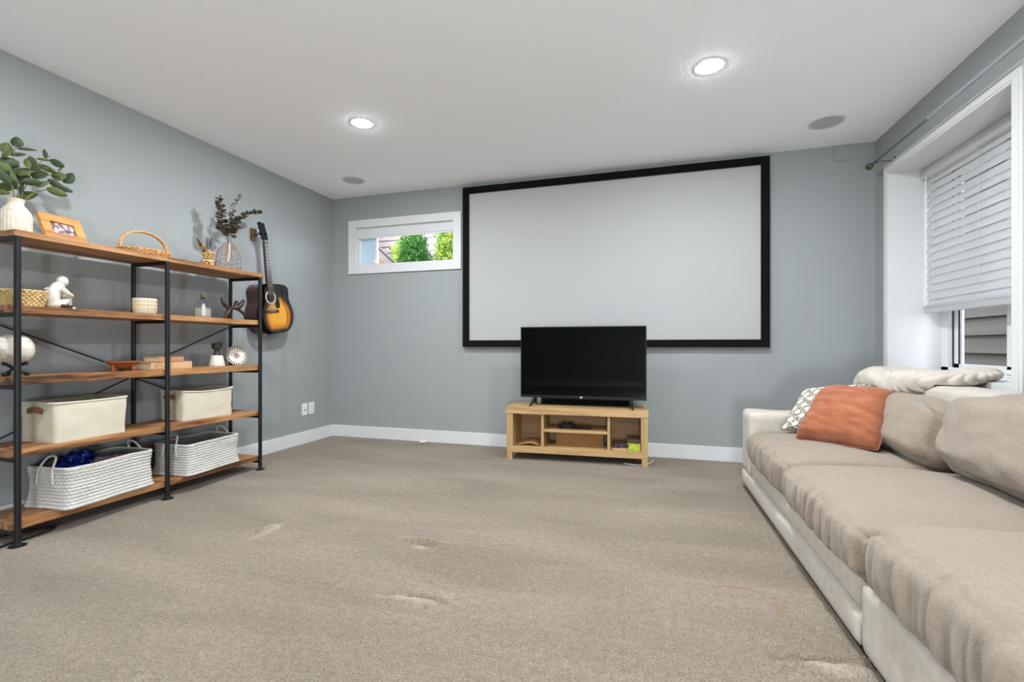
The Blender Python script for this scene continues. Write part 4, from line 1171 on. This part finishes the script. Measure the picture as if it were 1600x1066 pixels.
MB().prism(pg, -TH_ - 0.0022, -TH_ - 0.0004).build('pickguard', M['pick'], GT)
disc(0.0, 0.009, -TH_ - 0.0022, 0.226, 'pickguard_badge', mat('silver badge', (190, 196, 200), 0.3), 0.0006)
GT.children[-1].location = (0.072, 0, 0)
M['rosewood'] = mat('dark rosewood', (60, 44, 38), 0.45, col2=(84, 66, 58), nscale=30, stretch=(4, 1, 0.5))
MB().cbox(-0.072, 0.072, -TH_ - 0.009, -TH_, 0.176, 0.200, 0.003).build('bridge', M['rosewood'], GT)
MB().cbox(-0.036, 0.036, -TH_ - 0.0125, -TH_ - 0.008, 0.188, 0.191, 0.001).build('saddle', M['rosette'], GT)
NZ0, NZ1 = 0.345, 0.765
nk = MB()
nk.add([(-0.026, -TH_ - 0.001, NZ0), (0.026, -TH_ - 0.001, NZ0), (0.020, -TH_ - 0.001, NZ1), (-0.020, -TH_ - 0.001, NZ1), (-0.022, -TH_ + 0.020, BL), (0.022, -TH_ + 0.020, BL), (0.017, -TH_ + 0.018, NZ1), (-0.017, -TH_ + 0.018, NZ1), (-0.026, -TH_ + 0.002, NZ0), (0.026, -TH_ + 0.002, NZ0)],
       [(0, 1, 2, 3), (8, 9, 5, 4), (4, 5, 6, 7), (0, 3, 7, 4, 8), (1, 9, 5, 6, 2), (2, 6, 7, 3), (0, 8, 9, 1)])
nk.build('neck', M['mahogany'], GT)
fb = MB().add([(-0.027, -TH_ - 0.006, NZ0 - 0.02), (0.027, -TH_ - 0.006, NZ0 - 0.02), (0.0205, -TH_ - 0.006, NZ1), (-0.0205, -TH_ - 0.006, NZ1), (-0.027, -TH_ - 0.001, NZ0 - 0.02), (0.027, -TH_ - 0.001, NZ0 - 0.02), (0.0205, -TH_ - 0.001, NZ1), (-0.0205, -TH_ - 0.001, NZ1)],
              [(0, 1, 2, 3), (4, 7, 6, 5), (0, 4, 5, 1), (1, 5, 6, 2), (2, 6, 7, 3), (3, 7, 4, 0)])
fbo = fb.build('fretboard', M['rosewood'], GT)
frm = MB()
for k_ in range(1, 19):
    z_ = NZ1 - (0.575) * (1 - 2 ** (-k_ / 12))
    w = 0.0205 + (0.027 - 0.0205) * (NZ1 - z_) / (NZ1 - NZ0 + 0.02)
    frm.box(-w, w, -TH_ - 0.0072, -TH_ - 0.006, z_ - 0.0008, z_ + 0.0008)
M['steel'] = mat('nickel silver', (190, 190, 186), 0.3, metallic=0.9)
frm.build('frets', M['steel'], fbo)
stg = MB()
for k_ in range(6):
    t = (k_ - 2.5) / 2.5
    stg.tube([(t * 0.027, -TH_ - 0.011, 0.19), (t * 0.017, -TH_ - 0.009, NZ1 + 0.004)], 0.0006, 5)
stg.build('strings', M['steel'], GT)
MB().cbox(-0.021, 0.021, -TH_ - 0.0095, -TH_ + 0.004, NZ1, NZ1 + 0.005, 0.001).build('nut', M['rosette'], GT)
hd = [(-0.021, 0.0), (0.021, 0.0), (0.030, 0.028), (0.028, 0.09), (0.031, 0.145), (0.018, 0.152), (0.006, 0.146), (-0.012, 0.158), (-0.031, 0.150), (-0.028, 0.09), (-0.030, 0.028)]
hd_ = MB().prism([(x, z_) for x, z_ in hd], -TH_ - 0.002, -TH_ + 0.013).xform(Matrix.Translation((0, 0, NZ1 + 0.005)) @ Matrix.Translation((0, -TH_, 0)) @ Matrix.Rotation(R(-12), 4, 'X') @ Matrix.Translation((0, TH_, 0)))
hdo = hd_.build('headstock', M['pick'], GT)
for k_ in range(3):
    for sx in (-1, 1):
        zz = NZ1 + 0.038 + k_ * 0.042
        yy = -TH_ + 0.006 + 0.21 * (zz - NZ1)
        MB().tube([(sx * 0.026, yy, zz), (sx * 0.044, yy, zz)], 0.0035, 8).ball((sx * 0.050, yy, zz), 0.009, 12, (0.9, 0.5, 1.0)).build('tuning_peg', M['steel'], hdo, True)
MB().lathe([(0.006, 0), (0.007, 0.012), (0.004, 0.016)], 12).xform(Matrix.Translation((0, -TH_ * 0.5, 0.0)) @ Matrix.Rotation(R(180), 4, 'X')).build('strap_button', M['binding'], GT)
# hook that carries it
hk = thing('guitar_hanger', 'wooden and black guitar hook on the left wall', 'hook', (XL, 3.088, 1.842), (0, 0, R(90)))
M['hookwood'] = mat('walnut hook plate', (110, 80, 48), 0.5, col2=(90, 62, 36), nscale=24)
MB().cbox(-0.024, 0.024, -0.018, 0, -0.045, 0.055, 0.004).build('hook_plate', M['hookwood'], hk)
MB().tube([(0, -0.018, 0), (0, -0.075, 0.0)], 0.006, 10).build('hook_arm', M['binding'], hk, True)
MB().tube(catmull([(-0.026, -0.120, 0.018), (-0.028, -0.100, -0.006), (-0.022, -0.085, -0.008), (0, -0.074, -0.006), (0.022, -0.085, -0.008), (0.028, -0.100, -0.006), (0.026, -0.120, 0.018)], 6), 0.0055, 8).build('yoke', M['binding'], hk, True)

# ================================================================== SECTIONAL SOFA (front faces -x)
SO = (0.572, 2.5, 0.0)
SR = (0, 0, R(1.0))
def rbox(x0, x1, y0, y1, z0, z1, r, n, deform=None):
    c = Matrix.Translation(((x0 + x1) / 2, (y0 + y1) / 2, (z0 + z1) / 2))
    return softbox(x1 - x0, y1 - y0, z1 - z0, r, n, deform).xform(c)
A = thing('sofa', 'beige upholstered sofa with a low square arm and loose cushions under the window', 'sofa', SO, SR)
YE0, YE1 = -0.862, 0.925
rbox(-0.004, 0.955, YE0, YE1, 0.032, 0.126, 0.014, (20, 40, 4)).build('lower_rail', M['sofa_base'], A, 'all')
rbox(0.012, 0.955, YE0 + 0.003, 0.70, 0.124, 0.232, 0.020, (20, 40, 5), lambda p, q: q + Vector((-0.006 * (1 - p.z * p.z) if p.x < 0 else 0, 0, 0))).build('upper_rail', M['sofa_base'], A, 'all')
def arm_df(p, q):
    q = q.copy()
    q.z += 0.006 * nz(q.x * 5, q.y * 6, 1.0)
    q.y += 0.004 * nz(q.x * 8, q.z * 8, 4.0)
    return q
rbox(0.0, 0.80, 0.70, YE1, 0.120, 0.518, 0.032, (30, 12, 18), arm_df).build('arm', M['sofa_base'], A, 'all')
rbox(0.745, 0.955, YE0, YE1, 0.120, 0.733, 0.045, (10, 50, 22), arm_df).build('back_frame', M['sofa_base'], A, 'all')
MB().box(0.02, 0.94, YE0 + 0.01, YE1 - 0.02, 0.0, 0.034).build('plinth', M['dark'], A)

def seat_cushion(parent, x0, x1, y0, y1, z0, z1, crown, seed, r=0.034):
    lx, ly = x1 - x0, y1 - y0
    def df(p, q):
        q = q.copy()
        top = max(0.0, p.z)
        bow = (1 - p.x ** 2) * (1 - p.y ** 4)
        q.z += crown * bow * (1 if p.z > 0 else 0) * top
        # gathered vertical pleats on the front face and the fronts of the sides
        if p.x < -0.5:
            g = (abs(p.x) - 0.5) * 2
            q.x += -0.012 * (1 - p.z ** 2) * g + 0.016 * g * (1 - 0.3 * abs(p.z)) * nz(q.y * 22 + seed, q.z * 4, seed) + 0.011 * g * nz(q.y * 46 + seed, q.z * 7, seed + 3)
        if abs(p.y) > 0.8:
            q.y += math.copysign(0.012 * (1 - p.z ** 2) * (1 - min(1, abs(p.x)) ** 4), p.y) + 0.010 * nz(q.x * 16 + seed, q.z * 6, seed + 7)
        # corners pulled in and down
        c = max(0.0, -p.x) ** 6 * abs(p.y) ** 6
        q.x += 0.022 * c; q.z -= 0.020 * c * top
        q.z += 0.007 * nz(q.x * 4.5 + seed, q.y * 4.5, seed) * top + 0.0035 * nz(q.x * 13 + seed, q.y * 13, seed) * top
        return q
    return rbox(x0, x1, y0, y1, z0, z1, r, (56, 110, 22), df).build('seat_cushion', M['sofa'], parent, 'all')
seat_cushion(A, -0.012, 0.70, -0.082, 0.694, 0.226, 0.398, 0.040, 1.3)
seat_cushion(A, -0.022, 0.70, -0.893, -0.092, 0.236, 0.394, 0.046, 5.7)

def back_cushion(parent, y0, y1, xb, zb, hgt, th, lean, seed, slump=0.0):
    """plump cushion; front bottom edge at (xb, zb), leaning back"""
    def df(p, q):
        q = q.copy()
        e = (1 - p.y ** 4) * (1 - p.z ** 4)
        q.x += (-0.055 if p.x < 0 else 0.02) * e * abs(p.x)
        # rounded upper corners
        c = max(0.0, p.z) ** 3 * abs(p.y) ** 3
        q.z -= 0.10 * c; q.y -= math.copysign(0.035, p.y) * c
        c2 = max(0.0, -p.z) ** 4 * abs(p.y) ** 4
        q.y -= math.copysign(0.02, p.y) * c2
        q.x += 0.010 * nz(q.y * 6 + seed, q.z * 6, seed) + (0.016 * nz(q.y * 9 + q.z * 14 + seed, q.z * 16 - q.y * 7, seed + 2) * (0.5 - 0.5 * p.z))
        q.z += 0.008 * nz(q.y * 5 + seed, q.x * 6, 2.0)
        return q
    mb = softbox(th, y1 - y0, hgt, min(th, hgt) * 0.42, (16, 40, 26), df)
    mb.xform(Matrix.Translation((xb, (y0 + y1) / 2, zb)) @ Matrix.Rotation(lean, 4, 'Y') @ Matrix.Translation((th / 2, 0, hgt / 2)))
    return mb.build('back_cushion', M['sofa'], parent, 'all')
back_cushion(A, -0.14, 0.56, 0.485, 0.432, 0.31, 0.19, R(20), 2.2)
back_cushion(A, -0.98, -0.15, 0.500, 0.440, 0.36, 0.23, R(14), 7.9)

B = thing('sofa_section', 'beige sectional chaise piece of the sofa nearest the camera', 'sofa', SO, SR)
YC0, YC1 = -1.95, -0.868
rbox(-0.004, 0.955, YC0, YC1, 0.032, 0.232, 0.016, (20, 40, 8), lambda p, q: q + Vector((0.004 * nz(q.y * 5, q.z * 8, 3.0), 0, 0.004 * nz(q.y * 7, q.x * 5, 1.0)))).build('base', M['sofa_base'], B, 'all')
rbox(0.745, 0.955, YC0, YC1, 0.225, 0.733, 0.045, (10, 30, 18), arm_df).build('back_frame', M['sofa_base'], B, 'all')
MB().box(0.02, 0.94, YC0 + 0.02, YC1 - 0.01, 0.0, 0.034).build('plinth', M['dark'], B)
seat_cushion(B, -0.016, 0.735, YC0 + 0.005, -0.915, 0.234, 0.436, 0.046, 11.3, 0.05)

# ------------------------------------------------------------------ pillows and throw
def pillow(name, label, corners, th, m_, seed, pinch=0.05, wr=0.006):
    """square scatter pillow spanned by four corners BL, BR, TR, TL"""
    BLc, BRc, TRc, TLc = [Vector(c) for c in corners]
    ctr = (BLc + BRc + TRc + TLc) / 4
    nrm = (BRc - BLc).cross(TLc - BLc).normalized()
    N = 34
    mb = MB()
    idx = {}
    for side in (1, -1):
        for i in range(N + 1):
            for j in range(N + 1):
                u_, v_ = i / N * 2 - 1, j / N * 2 - 1
                edge = i in (0, N) or j in (0, N)
                if edge and (i, j) in idx:
                    idx[(side, i, j)] = idx[(i, j)]; continue
                uu = u_ * (1 - pinch * (1 - v_ * v_)); vv_ = v_ * (1 - pinch * (1 - u_ * u_))
                cr_ = 1 - 0.045 * (u_ * v_) ** 4
                uu *= cr_; vv_ *= cr_
                s_, t = (uu + 1) / 2, (vv_ + 1) / 2
                p = (BLc * (1 - s_) + BRc * s_) * (1 - t) + (TLc * (1 - s_) + TRc * s_) * t
                f_ = ((1 - u_ ** 4) * (1 - v_ ** 4)) ** 0.5 * (1 - 0.25 * (u_ * u_ + v_ * v_) / 2)
                w = wr * nz(u_ * 1.6 + seed, v_ * 7 + u_ * 1.5, side + seed) * min(1, 3 * f_) + 1.1 * wr * nz(u_ * 2.2 + seed, v_ * 11 + u_, side) * max(0.0, abs(u_) - 0.1) * (1 - u_ ** 8)
                q = p + nrm * side * (th * f_ / 2 + w)
                idx[(side, i, j)] = len(mb.v)
                if edge: idx[(i, j)] = len(mb.v)
                mb.v.append(tuple(q - ctr))
    for side in (1, -1):
        for i in range(N):
            for j in range(N):
                mb.f.append((idx[(side, i, j)], idx[(side, i + 1, j)], idx[(side, i + 1, j + 1)], idx[(side, i, j + 1)]))
    t_ = thing(name, label, 'pillow', ctr)
    o_ = mb.build('pillow_cover', m_, t_, 'all')
    ed = [mb.v[idx[(i, 0)]] for i in range(N)] + [mb.v[idx[(N, j)]] for j in range(N)] + [mb.v[idx[(N - i, N)]] for i in range(N)] + [mb.v[idx[(0, N - j)]] for j in range(N)]
    MB().tube(ed, 0.0028, 6, closed=True).build('edge_seam', m_, t_, True)
    uv = o_.data.attributes.new('cell', 'FLOAT_VECTOR', 'POINT')
    inv = {}
    for (k3) in idx:
        if len(k3) == 3: inv[idx[k3]] = (k3[1] / N, k3[2] / N, 0.0)
    uv.data.foreach_set('vector', [c for i in range(len(mb.v)) for c in inv[i]])
    return t_
M['orange'] = mat('terracotta linen', (148, 85, 56), 0.85, col2=(164, 104, 75), nscale=14, ndetail=8, stretch=(1, 1, 2.5), bump=(380, 0.5, 0.0015, 2.0), sheen=0.2, spec=0.15)
pm_ = mat('ivory cloth with grey woven lattice', (226, 220, 206), 0.9, bump=(400, 0.5, 0.0015), sheen=0.1, spec=0.1)
n, l, b = nodes_of(pm_)
at = n.new('ShaderNodeAttribute'); at.attribute_name = 'cell'
mp = n.new('ShaderNodeMapping'); mp.inputs['Rotation'].default_value = (0, 0, R(45)); mp.inputs['Scale'].default_value = (4.4, 4.4, 1)
l.new(at.outputs['Vector'], mp.inputs['Vector'])
ck = n.new('ShaderNodeTexBrick')
ck.inputs['Color1'].default_value = lin((226, 220, 206)); ck.inputs['Color2'].default_value = lin((222, 214, 198)); ck.inputs['Mortar'].default_value = lin((122, 118, 108))
ck.inputs['Scale'].default_value = 1.0; ck.inputs['Mortar Size'].default_value = 0.15; ck.inputs['Brick Width'].default_value = 0.62; ck.inputs['Row Height'].default_value = 0.62
ck.inputs['Mortar Smooth'].default_value = 0.15
l.new(mp.outputs[0], ck.inputs['Vector'])
nn = n.new('ShaderNodeTexNoise'); nn.inputs['Scale'].default_value = 40; nn.inputs['Detail'].default_value = 1
l.new(at.outputs['Vector'], nn.inputs['Vector'])
cr = n.new('ShaderNodeValToRGB'); cr.color_ramp.elements[0].position = 0.54; cr.color_ramp.elements[1].position = 0.60
l.new(nn.outputs['Fac'], cr.inputs['Fac'])
mx = n.new('ShaderNodeMix'); mx.data_type = 'RGBA'
l.new(cr.outputs[0], mx.inputs[0]); l.new(ck.outputs['Color'], mx.inputs[6]); mx.inputs[7].default_value = lin((228, 222, 208))
l.new(mx.outputs[2], b.inputs['Base Color'])
pillow('throw_pillow', 'ivory pillow with a grey lattice pattern behind the orange pillow', [(0.700, 3.085, 0.435), (1.020, 2.900, 0.44), (1.15, 3.035, 0.725), (0.862, 3.22, 0.672)], 0.11, pm_, 4.0, 0.05, 0.003)
pillow('throw_pillow', 'terracotta orange linen pillow leaning on the sofa', [(0.722, 2.872, 0.428), (0.998, 2.572, 0.440), (1.145, 2.790, 0.712), (0.905, 3.000, 0.702)], 0.19, M['orange'], 9.0, 0.03, 0.011)

# plush ribbed throw bunched on the sofa back, its tail on the window sill
M['plush'] = mat('ivory plush', (206, 198, 186), 0.95, col2=(196, 185, 171), nscale=18, bump=(260, 0.6, 0.003, 3.0), sheen=0.5, spec=0.08)
stations = [  # refined: body along the back top, tail crossing to the sill
    ((1.265, 3.590, 0.650), 0.020, 0.020), ((1.295, 3.53, 0.682), 0.075, 0.055), ((1.330, 3.43, 0.722), 0.118, 0.074), ((1.342, 3.31, 0.724), 0.138, 0.074),
    ((1.355, 3.20, 0.722), 0.148, 0.074), ((1.365, 3.06, 0.724), 0.152, 0.076), ((1.405, 2.96, 0.736), 0.140, 0.064), ((1.485, 2.92, 0.764), 0.098, 0.042),
    ((1.545, 2.925, 0.782), 0.080, 0.030), ((1.595, 2.945, 0.784), 0.062, 0.028), ((1.630, 2.965, 0.782), 0.040, 0.024), ((1.648, 2.975, 0.776), 0.012, 0.010)]
cs_ = catmull([s_[0] for s_ in stations], 34)
ws_ = catmull([(s_[1], s_[2], 0) for s_ in stations], 34)
NR = 72
bm_ = MB()
arc = 0.0
prev = cs_[0]
for i, (c, w) in enumerate(zip(cs_, ws_)):
    arc += (c - prev).length; prev = c
    t = (cs_[min(i + 1, len(cs_) - 1)] - cs_[max(i - 1, 0)]); t.z = 0; t.normalize()
    sdv = Vector((-t.y, t.x, 0))
    for k_ in range(NR):
        a = 2 * PI * k_ / NR
        ca_, sa_ = math.cos(a), math.sin(a)
        ru = math.copysign(abs(ca_) ** 0.8, ca_); rv = math.copysign(abs(sa_) ** 0.8, sa_)
        rib = 0.0135 * (abs(math.sin(PI * (arc + 0.05 * nz(ca_ * 2, arc * 7, 1.0) + 0.03 * ca_) / 0.034)) - 0.4) * min(1, w.x / 0.06)
        fold = 0.014 * nz(c.x * 9 + ca_ * 1.5, c.y * 9, sa_ * 1.4) * min(1, w.x / 0.06)
        p = c + sdv * ru * (w.x + rib + fold) + Vector((0, 0, 1)) * (rv * (max(0.004, w.y) + (rib + fold if rv > -0.3 else 0)))
        if 1.328 < p.x < 1.56: p.z = max(p.z, 0.7365)
        if p.x >= 1.56: p.z = max(p.z, 0.757)
        bm_.v.append(tuple(p))
for i in range(len(cs_) - 1):
    for k_ in range(NR):
        bm_.f.append((i * NR + k_, i * NR + (k_ + 1) % NR, (i + 1) * NR + (k_ + 1) % NR, (i + 1) * NR + k_))
bm_.f.append(tuple(range(NR - 1, -1, -1))); bm_.f.append(tuple((len(cs_) - 1) * NR + k_ for k_ in range(NR)))
bo = bm_.build('throw_blanket', M['plush'], None, 'all')
tag(bo, 'ivory ribbed plush throw bunched along the sofa back', 'blanket')

# ================================================================== WINDOW DRESSING
M['slat'] = mat('white blind slat', (236, 237, 238), 0.4, translucent=((246, 246, 246), 0.65))
WB = thing('window_blind', 'white horizontal slat blind half lowered in the window recess', 'blind', (1.765, 0, 0))
by0, by1 = RY0 + 0.012, RY1 - 0.014
MB().cbox(-0.038, 0.012, by0, by1, 2.048, 2.108, 0.004).build('valance', M['slat'], WB)
sl = MB()
prof_ = [(-0.029, -0.0042), (-0.0145, 0.0006), (0, 0.0022), (0.0145, 0.0006), (0.029, -0.0042)]
L_ = (by1 - by0 - 0.03) / 2
vv = [(x, y, z_ + dz) for y in (-L_, L_) for dz in (0, 0.0026) for x, z_ in prof_]
ff = []
for k_ in range(4):
    ff += [(k_, k_ + 1, 10 + k_ + 1, 10 + k_), (5 + k_, 15 + k_, 15 + k_ + 1, 5 + k_ + 1)]
ff += [(0, 10, 15, 5), (4, 9, 19, 14), (0, 5, 6, 7, 8, 9, 4, 3, 2, 1), (10, 11, 12, 13, 14, 19, 18, 17, 16, 15)]
slm = sl.add(vv, ff).mesh('slat', M['slat'], True)
nsl = 17
for i in range(nsl):
    z_ = 1.215 + (2.035 - 1.215) * i / (nsl - 1)
    link('slat', slm, WB, (0, (by0 + by1) / 2, z_), (0, R(-70), 0))
for i in range(4):
    link('slat', slm, WB, (0, (by0 + by1) / 2, 1.184 + i * 0.0055), (0, R(-8), 0))
MB().cbox(-0.026, 0.026, by0 + 0.015, by1 - 0.015, 1.148, 1.180, 0.004).build('bottom_rail', M['slat'], WB)
for y in (by0 + 0.15, (by0 + by1) / 2, by1 - 0.12):
    cdm = MB()
    cdm.tube([(-0.027, y, 1.18), (-0.027, y, 2.05)], 0.0012, 5).tube([(0.027, y, 1.18), (0.027, y, 2.05)], 0.0012, 5)
    cdm.build('ladder_cord', M['slat'], WB)
    MB().lathe([(0.007, 0), (0.007, 0.002)], 12).xform(Matrix.Translation((-0.0262, y, 1.163)) @ Matrix.Rotation(R(-90), 4, 'Y')).build('rail_plug', M['white_plastic'], WB)
MB().tube([(-0.042, by1 - 0.075, 1.30), (-0.042, by1 - 0.075, 2.05)], 0.003, 6).build('tilt_wand', M['white_plastic'], WB, True)

# curtain rod along the window wall
M['rod'] = mat('grey painted rod', (92, 100, 104), 0.45)
M['rodthick'] = mat('pale brushed rod sleeve', (150, 158, 162), 0.4)
M['chrome'] = mat('antique nickel', (112, 110, 100), 0.25, metallic=0.9)
CR = thing('curtain_rod', 'thin telescopic curtain rod with a ball finial above the deep window', 'curtain rod', (1.455, 3.0, 2.195))
MB().tube([(0, 0.86, 0), (0, 0.05, 0)], 0.0075, 12).build('inner_rod', M['rod'], CR, True)
MB().tube([(0, 0.16, 0), (0, -0.95, 0)], 0.0100, 12).build('outer_sleeve', M['rodthick'], CR, True)
fo = MB().lathe([(0.010, 0), (0.012, 0.006), (0.008, 0.012), (0.015, 0.018), (0.015, 0.024), (0.009, 0.030), (0.018, 0.037), (0.024, 0.050), (0.022, 0.062), (0.012, 0.071), (0.002, 0.073)], 24, cap0=True).xform(Matrix.Translation((0, 0.85, 0)) @ Matrix.Rotation(R(-90), 4, 'X'))
fo.build('finial', M['chrome'], CR, True)
for y in (0.80, -0.72):
    br = MB().tube([(0, y, -0.012), (0.02, y, -0.005), (0.108, y, -0.005)], 0.004, 8).cbox(0.104, 0.110, y - 0.009, y + 0.009, -0.05, 0.02, 0.002)
    br.tube([(0.0, y, -0.013), (-0.011, y, 0.0), (0.0, y, 0.012)], 0.003, 6)
    br.build('bracket', M['chrome'], CR, True)

# ================================================================== OUTSIDE
# neighbour's lap siding close to the right window
M['siding'] = mat('taupe lap siding', (92, 87, 77), 0.8, col2=(84, 79, 70), nscale=3, stretch=(1, 0.2, 4))
nb = thing('neighbour_wall', 'taupe lap sided wall of the next house outside the deep window', 'building', (3.25, 3.6, 0))
for i in range(18):
    z_ = 0.1 + i * 0.188
    v = [(0.0, -2.4, z_), (0.040, -2.4, z_ + 0.196), (0.07, -2.4, z_ + 0.196), (0.07, -2.4, z_), (0.0, 3.0, z_), (0.040, 3.0, z_ + 0.196), (0.07, 3.0, z_ + 0.196), (0.07, 3.0, z_)]
    MB().add(v, [(0, 1, 2, 3), (7, 6, 5, 4), (0, 4, 5, 1), (1, 5, 6, 2), (2, 6, 7, 3), (3, 7, 4, 0)]).build('siding_board', M['siding'], nb)
M['earth'] = mat('grey gravel ground', (150, 146, 138), 0.95, col2=(120, 116, 108), nscale=60)
struct('ground', MB().box(XR + RD + 0.01, 9, -6, YB + 0.2, -0.2, 0.1).box(-12, 1.9, YB + 1.0, 16, 1.2, 1.66), M['earth'], 'pale gravel yard outside')

# behind the back window: timber stair skirt, shrubs, white lap sided house
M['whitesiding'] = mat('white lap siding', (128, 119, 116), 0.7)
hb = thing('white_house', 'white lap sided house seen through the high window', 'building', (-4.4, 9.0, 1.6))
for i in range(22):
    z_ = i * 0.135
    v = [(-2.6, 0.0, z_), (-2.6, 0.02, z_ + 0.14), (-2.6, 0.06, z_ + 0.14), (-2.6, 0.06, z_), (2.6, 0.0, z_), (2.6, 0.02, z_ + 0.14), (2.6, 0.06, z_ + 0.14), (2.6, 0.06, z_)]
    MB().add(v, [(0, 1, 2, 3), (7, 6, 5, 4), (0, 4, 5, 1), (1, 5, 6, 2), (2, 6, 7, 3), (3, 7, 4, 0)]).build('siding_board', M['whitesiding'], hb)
um = thing('utility_meter', 'small grey utility box on the white house outside', 'meter', (-4.53, 8.99, 2.52))
MB().prism([(-0.06, 0)] + [(0.06 * math.cos(PI - PI * k_ / 10), 0.28 + 0.06 * math.sin(PI * k_ / 10)) for k_ in range(11)] + [(0.06, 0)], -0.12, -0.001).build('meter_box', mat('grey metal box', (96, 98, 104), 0.5), um)
# timber skirt: sloping grey coping over brown boards
M['brownboard'] = wood('weathered brown board', (112, 82, 62), (168, 130, 104), 0, 7.0, 0.8)
M['greyboard'] = mat('weathered grey coping', (120, 112, 106), 0.85, col2=(104, 98, 94), nscale=16, stretch=(0.3, 1, 3))
ts = thing('timber_skirt', 'weathered brown timber stair skirt with a sloping grey coping outside', 'timber wall', (-3.38, 5.25, 1.66))
def top_at(x): return 0.66 - (x + 0.3) * 0.84
for i in range(5):
    z0 = i * 0.14; z1 = z0 + 0.135
    xr = lambda z_: (0.66 - z_) / 0.84 - 0.3
    MB().prism([(-0.9, z0), (xr(z0), z0), (min(xr(z0), max(-0.9, xr(z1))), z1), (-0.9, z1)], 0.0, 0.03).build('board', M['brownboard'], ts)
MB().prism([(-0.9, top_at(-0.9)), (0.486, top_at(0.486)), (0.486, top_at(0.486) + 0.0), (0.47, top_at(0.486) + 0.13), (-0.9, top_at(-0.9) + 0.13)], -0.04, 0.06).build('coping', M['greyboard'], ts)
MB().tube([(-0.9, -0.045, top_at(-0.9) + 0.13), (0.47, -0.045, top_at(0.486) + 0.13)], 0.010, 8).build('coping_lip', M['dark'], ts)
# shrubs
def shrub(label, loc, rx, ry, rz, n_, cols, seed, ls=0.055):
    t_ = thing('shrub', label, 'shrub', loc, group='shrubs beyond the high window')
    rr = random.Random(seed)
    MB().tube([(0, 0, 0), (0.02, 0, rz * 0.8), (0.0, 0.02, rz * 1.5)], [0.03, 0.02, 0.008], 8).build('trunk', M['stem'], t_, True)
    for ci, mm in enumerate(cols):
        lv_ = MB()
        for k_ in range(n_ // len(cols)):
            d = Vector((rr.gauss(0, 1), rr.gauss(0, 1), rr.gauss(0, 1))).normalized()
            rad = rr.uniform(0.55, 1.0) * (0.85 + 0.25 * nz(d.x * 2 + seed, d.y * 2, d.z * 2))
            p = Vector((d.x * rx * rad, d.y * ry * rad, rz + d.z * rz * rad))
            a_ = Vector((rr.gauss(0, 1), rr.gauss(0, 1), rr.gauss(0, 1) + 0.4)).normalized()
            s_ = a_.orthogonal().normalized()
            q = ls * rr.uniform(0.6, 1.2)
            lv_.add([p, p + a_ * q * 0.5 + s_ * q * 0.26, p + a_ * q, p + a_ * q * 0.5 - s_ * q * 0.26], [(0, 1, 2, 3)])
        tag(lv_.build('foliage', mm, t_), kind='stuff')
M['fol_d'] = mat('deep green foliage', (44, 84, 36), 0.5, translucent=((70, 120, 30), 0.3))
M['fol_g'] = mat('fresh green foliage', (66, 116, 46), 0.5, translucent=((96, 150, 40), 0.3))
M['fol_y'] = mat('yellow green foliage', (140, 156, 58), 0.5, translucent=((160, 170, 60), 0.3))
shrub('dense green shrub in the middle of the high window', (-3.62, 6.6, 1.66), 0.30, 0.34, 0.58, 4200, [M['fol_d'], M['fol_d'], M['fol_g']], 3)
shrub('yellow green shrub behind the timber skirt outside', (-4.36, 7.6, 1.66), 0.32, 0.30, 0.70, 2800, [M['fol_y'], M['fol_g'], M['fol_y']], 6)
shrub('bright yellow green shrub at the right edge of the high window', (-2.98, 6.5, 1.66), 0.235, 0.3, 0.64, 3000, [M['fol_y'], M['fol_g'], M['fol_y']], 9)
# grey shed wall far left
gh = thing('grey_shed', 'dark grey sided shed glimpsed at the left of the high window', 'building', (-6.6, 8.4, 1.6))
M['greyside'] = mat('dark grey siding', (110, 114, 118), 0.8)
for i in range(14):
    MB().cbox(-1.1, 1.1, 0.0, 0.05, i * 0.15, i * 0.15 + 0.145, 0.004).build('siding_board', M['greyside'], gh)

# ================================================================== ADDED FILL LAMP, unseen behind the camera, brightens the ceiling
M['paper'] = mat('added fill lamp glow', (250, 246, 238), 0.8, emit=((238, 246, 255), 105.0))
fl_ = thing('added_fill_lamp', 'added fill lamp shaped as a round paper lantern, unseen behind the camera', 'lamp', (0.30, -1.25, 0))
MB().lathe([(0.13, 0), (0.13, 0.012), (0.012, 0.02)], 32).build('base', M['black'], fl_, True)
MB().tube([(0, 0, 0.015), (0, 0, 0.32)], 0.009, 12).build('pole', M['black'], fl_, True)
MB().ball((0, 0, 0.52), 0.21, 36).build('fill_globe', M['paper'], fl_, 'all')
